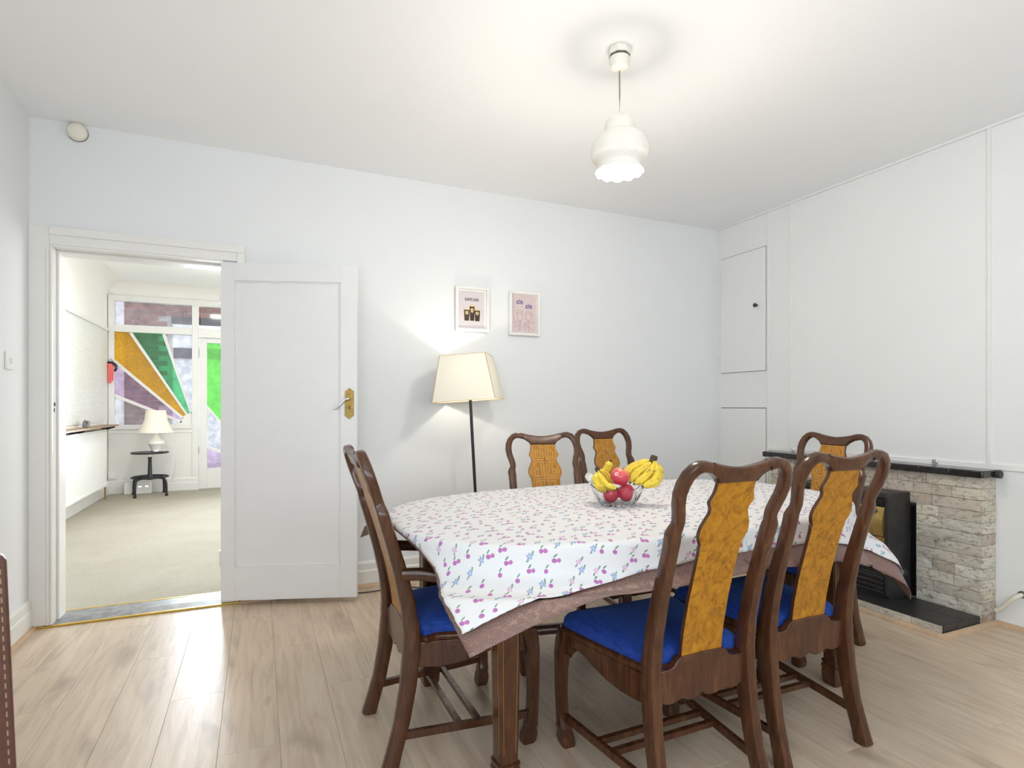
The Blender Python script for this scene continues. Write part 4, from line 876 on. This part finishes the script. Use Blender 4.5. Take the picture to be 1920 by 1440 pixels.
def inset(o, d):
    cx, cy = 0, 0.05; r = []
    for x, y in o:
        L = math.hypot(x-cx, y-cy); r.append((cx+(x-cx)*(L-d)/L, cy+(y-cy)*(L-d)/L))
    return r
def smooth_ring(o, n=3): return [(p[0], p[1]) for p in catmull([(x, y, 0) for x, y in o]+[(o[0][0], o[0][1], 0)], n)[:-1]]
CM = {}
def build_chair_meshes():
    # seat cushion
    O2 = smooth_ring(inset(OUT, 0.014), 3); rings = []
    for d, z in ((0.0, 0.400), (-0.002, 0.418), (0.002, 0.434), (0.014, 0.447), (0.035, 0.455), (0.075, 0.461), (0.13, 0.464), (0.19, 0.465)):
        rings.append([(x, y, z) for x, y in inset(O2, d)])
    CM['seat'] = MB().loft(rings).mesh('seat', M['velvet'], ang=75)
    # seat frame: moulded lip and scalloped aprons
    f = MB(); O1 = smooth_ring(OUT, 2); rings = []
    for d, z in ((0.012, 0.383), (0.004, 0.386), (0.0, 0.394), (0.0, 0.402), (0.008, 0.409), (0.02, 0.41), (0.02, 0.383)): rings.append([(x, y, z) for x, y in inset(O1, d)])
    f.loft(rings, True)
    ft = [(-0.215, 0.385), (0.215, 0.385), (0.215, 0.348), (0.19, 0.345), (0.16, 0.356), (0.13, 0.352), (0.09, 0.338), (0.05, 0.334), (0.02, 0.340), (0, 0.333), (-0.02, 0.340), (-0.05, 0.334), (-0.09, 0.338), (-0.13, 0.352), (-0.16, 0.356), (-0.19, 0.345), (-0.215, 0.348)]
    f.prism(ft, 0.212, 0.236, 'y')
    sd = [(-0.165, 0.385), (0.215, 0.385), (0.215, 0.350), (0.18, 0.346), (0.15, 0.352), (0.115, 0.345), (0.07, 0.328), (0.01, 0.309), (-0.05, 0.300), (-0.11, 0.300), (-0.165, 0.305)]
    for s in (-1, 1):
        f.prism(sd, 0, 0.018, 'x', fn=lambda x, y, z, s=s: (s*(0.160+(y+0.165)*(0.225-0.160)/0.38+x-0.004), y, z))
    CM['seat_frame'] = f.mesh('seat_frame', M['wood'], ang=32)
    rt_ = sym([(0.0, 0.4265+0.01), (0.075, 0.4365), (0.088, 0.432), (0.100, 0.416), (0.115, 0.409), (0.162, 0.409)])
    top_ = [(-x, z) for x, z in rt_[6:]][::1]
    half_t = [(0.162, 0.409), (0.118, 0.409), (0.104, 0.415), (0.092, 0.430), (0.080, 0.438), (0.0, 0.440)]
    half_b = [(0.0, 0.322), (0.012, 0.313), (0.03, 0.307), (0.05, 0.308), (0.072, 0.317), (0.088, 0.316), (0.11, 0.309), (0.135, 0.312), (0.150, 0.322), (0.162, 0.325)]
    poly = half_t+[(-x, z) for x, z in reversed(half_t[:-1])]+[(-x, z) for x, z in reversed(half_b)][0:]+half_b[1:]
    CM['rear_rail'] = MB().prism(poly, -0.190, -0.166, 'y').mesh('rear_rail', M['wood'], ang=32)
    # rear posts run from foot to the crest
    PO = [(0.0, .206, .164, .026), (.05, .202, .165, .025), (.14, .199, .162, .025), (.25, .198, .160, .027), (.36, .1985, .1575, .029), (.43, .197, .1565, .027), (.52, .195, .1565, .024), (.62, .194, .156, .022), (.70, .193, .1565, .020), (.765, .193, .157, .019), (.800, .1955, .157, .019), (.816, .198, .1585, .018), (.827, .1925, .159, .0165), (.838, .1855, .157, .016), (.852, .184, .1555, .016), (.872, .189, .160, .016), (.900, .1985, .169, .016), (.930, .2035, .173, .016), (.955, .2005, .169, .016), (.978, .190, .160, .016)]
    P = [((o+i)/2, z, (o-i)/2, t) for z, o, i, t in PO]+[(.158, .9945, .0150, .016), (.140, 1.001, .0148, .016), (.122, 1.0005, .0148, .0158), (.102, .9955, .0150, .0155)]
    for s in (-1, 1):
        b = MB(); b.sweep([((s*x, fy(z), z), w, t) for x, z, w, t in P], (0, 1, 0.15)); CM['post%d' % s] = b.mesh('post', M['wood'], ang=40)
    st = []; xs = [-.104, -.094, -.085, -.076, -.068, -.045, -.02, 0, .02, .045, .068, .076, .085, .094, .104]
    def ztop(x): x = abs(x); return 0.9945+0.0165*(min(x, .104)/.104)**1.6
    def zbot(x): x = abs(x); return 0.953 if x <= .069 else 0.953+0.028*((x-.069)/.035)**0.6
    rings = []
    for x in xs:
        zt_, zb_ = ztop(x), zbot(x); h = 0.0155; c = 0.005; y0, y1 = fy((zt_+zb_)/2), fy(zt_)
        rings.append([(x, fy(zb_)-h+c, zb_), (x, fy(zb_)-h, zb_+c), (x, fy(zt_)-h, zt_-c), (x, fy(zt_)-h+c, zt_), (x, fy(zt_)+h-c, zt_), (x, fy(zt_)+h, zt_-c), (x, fy(zb_)+h, zb_+c), (x, fy(zb_)+h-c, zb_)])
    CM['crest_rail'] = MB().loft(rings).mesh('crest_rail', M['wood'], ang=40)
    # splat
    SW = [(.425, .076), (.50, .0755), (.60, .0745), (.70, .0735), (.752, .0745), (.765, .0770), (.775, .0755), (.785, .082), (.800, .0885), (.812, .0895), (.830, .0865), (.850, .0765), (.867, .0685), (.880, .0695), (.892, .0775), (.900, .0805), (.908, .0765), (.922, .0705), (.940, .068), (.956, .068)]
    v = []; f_ = []; mi = []; n = len(SW)
    for z, w in SW:
        y = fy(z)+0.001; v += [(-w, y-0.007, z), (w, y-0.007, z), (w, y+0.007, z), (-w, y+0.007, z)]
    for i in range(n-1):
        a = i*4; b_ = a+4
        f_ += [(a, a+1, b_+1, b_), (a+1, a+2, b_+2, b_+1), (a+2, a+3, b_+3, b_+2), (a+3, a, b_, b_+3)]; mi += [0, 1, 0, 1]
    f_ += [(0, 3, 2, 1), ((n-1)*4, (n-1)*4+1, (n-1)*4+2, (n-1)*4+3)]; mi += [1, 1]
    CM['splat'] = MB().add(v, f_, mi).mesh('splat', [M['burl'], M['wood']], ang=30)
    fr_ = MB()
    def line(pts, w=0.0022):
        for (x0, z0), (x1, z1) in zip(pts, pts[1:]):
            d = Vector((x1-x0, z1-z0)); L = d.length
            if L < 1e-6: continue
            d /= L; nn = Vector((-d.y, d.x)); a = Vector((x0, z0))-d*w; b_ = Vector((x1, z1))+d*w
            q = [a+nn*w, a-nn*w, b_-nn*w, b_+nn*w]
            vs = [(p.x, fy(p.y)+0.0075, p.y) for p in q]+[(p.x, fy(p.y)+0.0098, p.y) for p in q]
            fr_.add(vs, [(0, 1, 2, 3), (7, 6, 5, 4), (0, 4, 5, 1), (1, 5, 6, 2), (2, 6, 7, 3), (3, 7, 4, 0)])
    for s in (-1, 1):
        line([(s*.008, .948), (s*.060, .948), (s*.066, .900), (s*.060, .875), (s*.008, .875), (s*.008, .948)])
        line([(s*.020, .940), (s*.020, .886), (s*.048, .886), (s*.048, .918), (s*.034, .918), (s*.034, .902)])
        line([(s*.008, .862), (s*.056, .862), (s*.078, .815), (s*.062, .778), (s*.008, .778), (s*.008, .862)])
        line([(s*.020, .854), (s*.020, .790), (s*.056, .790), (s*.058, .826), (s*.038, .826), (s*.038, .806)])
        line([(s*.010, .766), (s*.052, .766), (s*.052, .716), (s*.010, .716), (s*.010, .766)])
        line([(s*.022, .756), (s*.022, .728), (s*.040, .728), (s*.040, .744)])
    CM['fret'] = fr_.mesh('fret_carving', M['fret'], False)
    # front legs
    for s in (-1, 1):
        b = MB(); st = [(.222, .218, .395, .025), (.228, .224, .36, .0255), (.234, .229, .32, .0225), (.237, .232, .26, .0195), (.237, .232, .18, .0180), (.235, .230, .12, .0180), (.232, .227, .075, .0195), (.231, .226, .068, .0215), (.230, .225, .058, .0215), (.229, .224, .052, .0205), (.227, .222, .030, .0245), (.224, .219, .010, .0240), (.222, .217, 0.0, .0215)]
        rings = []
        for x, y, z, h in st:
            c = 0.005; x *= s; rings.append([(x+h-c, y-h, z), (x+h, y-h+c, z), (x+h, y+h-c, z), (x+h-c, y+h, z), (x-h+c, y+h, z), (x-h, y+h-c, z), (x-h, y-h+c, z), (x-h+c, y-h, z)])
        b.loft(rings)
        br = [(.215, .388), (.148, .388), (.150, .372), (.163, .360), (.180, .357), (.188, .346), (.184, .334), (.190, .322), (.206, .315), (.215, .300)]
        b.prism(br, s*.205, s*.238, 'x'); b.prism([(s*x, z) for x, z in br], .200, .234, 'y')
        CM['fleg%d' % s] = b.mesh('leg', M['wood'], ang=42)
    for s in (-1, 1):
        CM['side%d' % s] = MB().loft([[(s*(x+a), y, .10+c) for a, c in ((-.008, -.012), (.008, -.012), (.008, .012), (-.008, .012))] for x, y in ((.182, -.228), (.232, .218))]).mesh('stretcher', M['wood'], False)
    for i, y in enumerate((-.02, .045)):
        xx = .182+(y+.228)*(.05/.446)
        CM['cross%d' % i] = MB().box(-xx, xx, y-.009, y+.009, .092, .110).mesh('stretcher', M['wood'], False)
    for s in (-1, 1):
        pts = catmull([(s*.190, -.212, .618), (s*.205, -.15, .616), (s*.235, -.05, .598), (s*.262, .03, .580), (s*.268, .07, .566)], 5); n = len(pts)
        b = MB(); b.sweep([(p,   .019+.006*math.sin(PI*i/n), .0175) for i, p in enumerate(pts)], (0, 0.1, 1)); CM['arm%d' % s] = b.mesh('arm_rest', M['wood'], ang=42)
        pts = catmull([(s*.232, .085, .385), (s*.240, .085, .45), (s*.262, .065, .52), (s*.262, .045, .575)], 5)
        b = MB(); b.sweep([(p, .014, .016) for p in pts], (0, 1, 0)); CM['asup%d' % s] = b.mesh('arm_support', M['wood'], ang=42)
build_chair_meshes()
def part(name, key, root):
    o = bpy.data.objects.new(name, CM[key]); C.objects.link(o); o.parent = root
    if key in ('rear_rail', 'splat', 'seat_frame'):
        b = o.modifiers.new('bevel', 'BEVEL'); b.width = 0.003; b.segments = 2; b.limit_method = 'ANGLE'; b.angle_limit = R(40)
        if key == 'splat': b.width = 0.0015
    return o
def chair(label, loc, rz, arms=False):
    t = thing('dining_chair' if not arms else 'dining_armchair', label, 'chair', (loc[0], loc[1], 0), rz, 'carved dining chairs around the table')
    part('seat', 'seat', t); part('seat_frame', 'seat_frame', t); part('rear_rail', 'rear_rail', t); part('crest_rail', 'crest_rail', t)
    for s in (-1, 1): part('back_post', 'post%d' % s, t); part('leg', 'fleg%d' % s, t); part('stretcher', 'side%d' % s, t)
    for i in (0, 1): part('stretcher', 'cross%d' % i, t)
    sp = part('splat', 'splat', t); part('fret_carving', 'fret', sp)
    if arms:
        for s in (-1, 1): part('arm_rest', 'arm%d' % s, t); part('arm_support', 'asup%d' % s, t)
    return t
chair('dark wood armchair with blue seat at the left end of the table, nearest the door', (0.63, 1.985), R(-90), True)
chair('blue-seated chair with its swirled burl back to the camera, centre foreground', (1.185, 1.47), 0)
chair('blue-seated chair with burl back, right of the centre foreground chair', (1.715, 1.53), R(-1.5))
chair('carved-back chair behind the table beside the black lamp pole', (1.315, 2.372), R(180-12))
chair('carved-back chair behind the fruit bowl', (1.955, 2.665), R(180))
chair('carved-back chair at the table end in front of the fireplace', (2.415, 2.0), R(90))

# ------------------------------------------------------------------ fruit bowl
BX, BY = 1.325, 1.915
er = Vector((math.cos(R(-24.14)), math.sin(R(-24.14)), 0)); ed = Vector((math.sin(R(24.14)), math.cos(R(24.14)), 0)); ez = Vector((0, 0, 1))
bw = thing('fruit_bowl', 'cut crystal bowl of fruit in the middle of the tablecloth', 'bowl', (BX, BY, TT), R(-20))
def sq(i, a, r, z):
    k = 1+0.06*(abs(math.cos(2*a))-0.5)*min(1, z/0.07*1.2); j = round(a/(2*PI)*32)
    fac = 1+(0.055 if (j+i) % 2 else -0.020)*(1 if 0.010 < z < 0.062 and i < 7 else 0)
    return r*k*fac, z+(0.006*math.cos(8*a) if z > 0.07 else 0)
MB().lathe([(0.02, 0.0), (0.060, 0.0), (0.068, 0.004), (0.078, 0.022), (0.090, 0.045), (0.101, 0.066), (0.106, 0.078), (0.103, 0.079), (0.097, 0.066), (0.086, 0.045), (0.073, 0.022), (0.062, 0.008), (0.02, 0.006)], 32, wob=sq, cap=True).obj('glass', M['crystal'], bw, ang=12)
def apple(label, p, tiltx, tilty, r):
    t = thing('apple', label, 'apple', tuple(p), 0, 'apples in the fruit bowl'); t.rotation_euler = (tiltx, tilty, 0.4)
    prof = []
    for i in range(19):
        a = PI*i/18; rr_ = r*math.sin(a)*(1+0.06*math.cos(a)); z = -r*0.93*math.cos(a)
        if a > 2.5: z -= 0.30*r*((a-2.5)/(PI-2.5))**2
        if a < 0.5: z += 0.16*r*((0.5-a)/0.5)**2
        prof.append((max(rr_, 0.0003), z))
    MB().lathe(prof, 28).obj('body', M['apple'], t, ang=80)
    MB().tube([(0, 0, r*0.55), (0.001, 0, r*0.8), (0.004, 0, r*0.98)], 0.0016, 6).obj('stalk', M['stalk'], t)
    return t
def at(rx, u, d): return Vector((BX, BY, TT))+er*rx+ed*d+ez*u
ap = apple('pink apple with a round sticker on top of the bowl', at(0.006, 0.118, -0.030), R(18), R(10), 0.0385)
stk = MB().lathe([(0.0075, 0), (0.0075, 0.0006), (0, 0.0006)], 16).lathe([(0.0045, 0.0006), (0.0045, 0.0009), (0, 0.0009)], 16, mi=1).obj('sticker', [M['white'], M['ribbon']], ap)
bpy.context.view_layer.update(); nrm = ap.rotation_euler.to_matrix().inverted() @ (-ed*0.78-er*0.5+ez*0.32).normalized(); stk.location = nrm*0.0388; stk.rotation_euler = nrm.to_track_quat('Z', 'Y').to_euler()
apple('red apple low at the left inside the crystal bowl', at(-0.030, 0.046, -0.026), R(-60), R(40), 0.034)
apple('red and yellow apple low at the right inside the crystal bowl', at(0.033, 0.050, -0.012), R(-75), R(-20), 0.036)
def banana(pts, parent, r=0.0165):
    P = catmull([tuple(p-Vector((BX, BY, TT))) for p in pts], 6); n = len(P); rad = []
    for i in range(n):
        t = i/(n-1); k = 0.33+0.67*min(1, max(0, (t-0.10)/0.18)) if t < 0.28 else 1.0
        if t > 0.80: k = max(0.22, 1-((t-0.80)/0.20)**1.6*0.8)
        rad.append(r*k)
    b = MB().tube(P, rad, 7).obj('banana', M['banana'], parent, ang=50)
    MB().tube([P[-2], P[-1], tuple(Vector(P[-1])+(Vector(P[-1])-Vector(P[-2])).normalized()*0.005)], [0.0050, 0.0048, 0.004], 7).obj('tip', M['stalk'], b)
    return b
b1 = thing('banana_bunch', 'large bunch of ripe spotted bananas leaning out of the right of the bowl', 'bananas', (BX, BY, TT))
s0 = at(0.143, 0.180, 0.01)
for q in ([(0.143, .180, .012), (0.112, .165, .020), (0.062, .145, .022), (0.030, .108, .010)],
          [(0.145, .178, -.002), (0.115, .150, -.004), (0.078, .125, -.010), (0.048, .092, -.022)],
          [(0.148, .176, -.012), (0.132, .140, -.022), (0.098, .108, -.036), (0.060, .090, -.046)],
          [(0.150, .176, -.016), (0.155, .135, -.030), (0.135, .098, -.050), (0.090, .082, -.060)],
          [(0.152, .176, -.006), (0.168, .138, -.010), (0.155, .100, -.026), (0.112, .075, -.036)]):
    banana([at(*p) for p in q], b1, 0.0175)
MB().tube([tuple(at(0.138, .170, .0)-Vector((BX, BY, TT))), tuple(at(0.148, .186, .0)-Vector((BX, BY, TT))), tuple(at(0.152, .196, .002)-Vector((BX, BY, TT)))], [0.010, 0.015, 0.014], 10).obj('stem', M['stalk'], b1)
sk_ = MB().lathe([(0.008, 0), (0.008, 0.0008), (0, 0.0008)], 16).lathe([(0.005, 0.0008), (0.005, 0.001), (0, 0.001)], 16, mi=1).obj('sticker', [M['white'], M['blueink']], b1)
sk_.location = tuple(at(0.036, .117, -.006)-Vector((BX, BY, TT))); sk_.rotation_euler = (-ed*0.8-er*0.5+ez*0.3).to_track_quat('Z', 'Y').to_euler()
b2 = thing('banana_bunch', 'small bunch of bananas drooping into the left of the bowl', 'bananas', (BX, BY, TT))
for q in ([(-0.080, .138, -.018), (-0.072, .112, -.034), (-0.050, .084, -.050), (-0.012, .074, -.062)],
          [(-0.083, .137, -.014), (-0.090, .108, -.030), (-0.082, .080, -.046), (-0.052, .060, -.054)],
          [(-0.080, .138, -.004), (-0.055, .128, .012), (-0.026, .100, .018), (-0.005, .085, .02)]):
    banana([at(*p) for p in q], b2, 0.015)
MB().tube([tuple(at(-0.080, .130, -.016)-Vector((BX, BY, TT))), tuple(at(-0.082, .146, -.012)-Vector((BX, BY, TT))), tuple(at(-0.085, .152, -.01)-Vector((BX, BY, TT)))], [0.008, 0.010, 0.009], 9).obj('stem', M['stalk'], b2)
b3 = thing('banana', 'single banana standing upright behind the top apple', 'banana', (BX, BY, TT))
banana([at(-0.060, .085, .050), at(-0.045, .118, .046), at(-0.030, .150, .038), at(-0.022, .172, .03)], b3, 0.016)
wp = MB(); random.seed(3); rings = []
for i in range(5):
    t = i/4; rings.append([tuple(Vector((BX, BY, TT))+er*(-0.115+0.035*t+0.008*random.uniform(-1, 1))+ed*(0.045+0.018*math.sin(2*PI*k/9)+0.006*random.uniform(-1, 1))+ez*(0.105+0.018*math.cos(2*PI*k/9)*(1-0.4*t)+0.008*random.uniform(-1, 1)-0.02*t)) for k in range(9)])
tag(wp.loft(rings).obj('fruit_wrapper', M['wrap'], smooth=False), 'crumpled white wrapper at the left rim of the fruit bowl', 'wrapper')

# ------------------------------------------------------------------ leather chair cut by the left edge
lt = thing('leather_chair', 'brown leather chair back with tan stitching cut by the left photo edge', 'chair', (-0.528, 1.661, 0), R(22))
TH = 0.819
def fx(z): return 0.028*(1-z/TH)
bk = [(-0.40-fx(0.27), 0.27), (fx(0.27), 0.27), (0.0, TH-0.012), (-0.012, TH), (-0.38, TH), (-0.40, TH-0.012)]
MB().prism(bk, 0.0, 0.045, 'y').obj('backrest', M['leather'], lt, smooth=False, bevel=0.006)
MB().box(-0.38, -0.02, 0.045, 0.42, 0.34, 0.45).obj('seat', M['leather'], lt, bevel=0.02)
for xx in (-0.37, -0.05):
    for yy in (0.005, 0.37): MB().box(xx, xx+0.04, yy, yy+0.04, 0, 0.34).obj('leg', M['wood'], lt, smooth=False, bevel=0.004)
sb_ = MB(); z = 0.29
while z < TH-0.03: sb_.tube([(fx(z)-0.013, -0.001, z), (fx(z+0.012)-0.013, -0.001, z+0.012)], 0.0016, 4); z += 0.022
x = -0.37
while x < -0.03: sb_.tube([(x, -0.001, TH-0.014), (x+0.012, -0.001, TH-0.014)], 0.0016, 4); x += 0.022
o = sb_.obj('stitching', M['stitch'], lt); o['kind'] = 'stuff'
MB().tube([(-0.36, -0.0005, TH-0.075), (-0.050, -0.0005, TH-0.075), (-0.034, -0.0005, TH-0.095), (-0.016, -0.0005, 0.37), (-0.033, -0.0005, 0.35), (-0.36, -0.0005, 0.35)], 0.0014, 4).obj('tooled_line', M['fret'], lt)
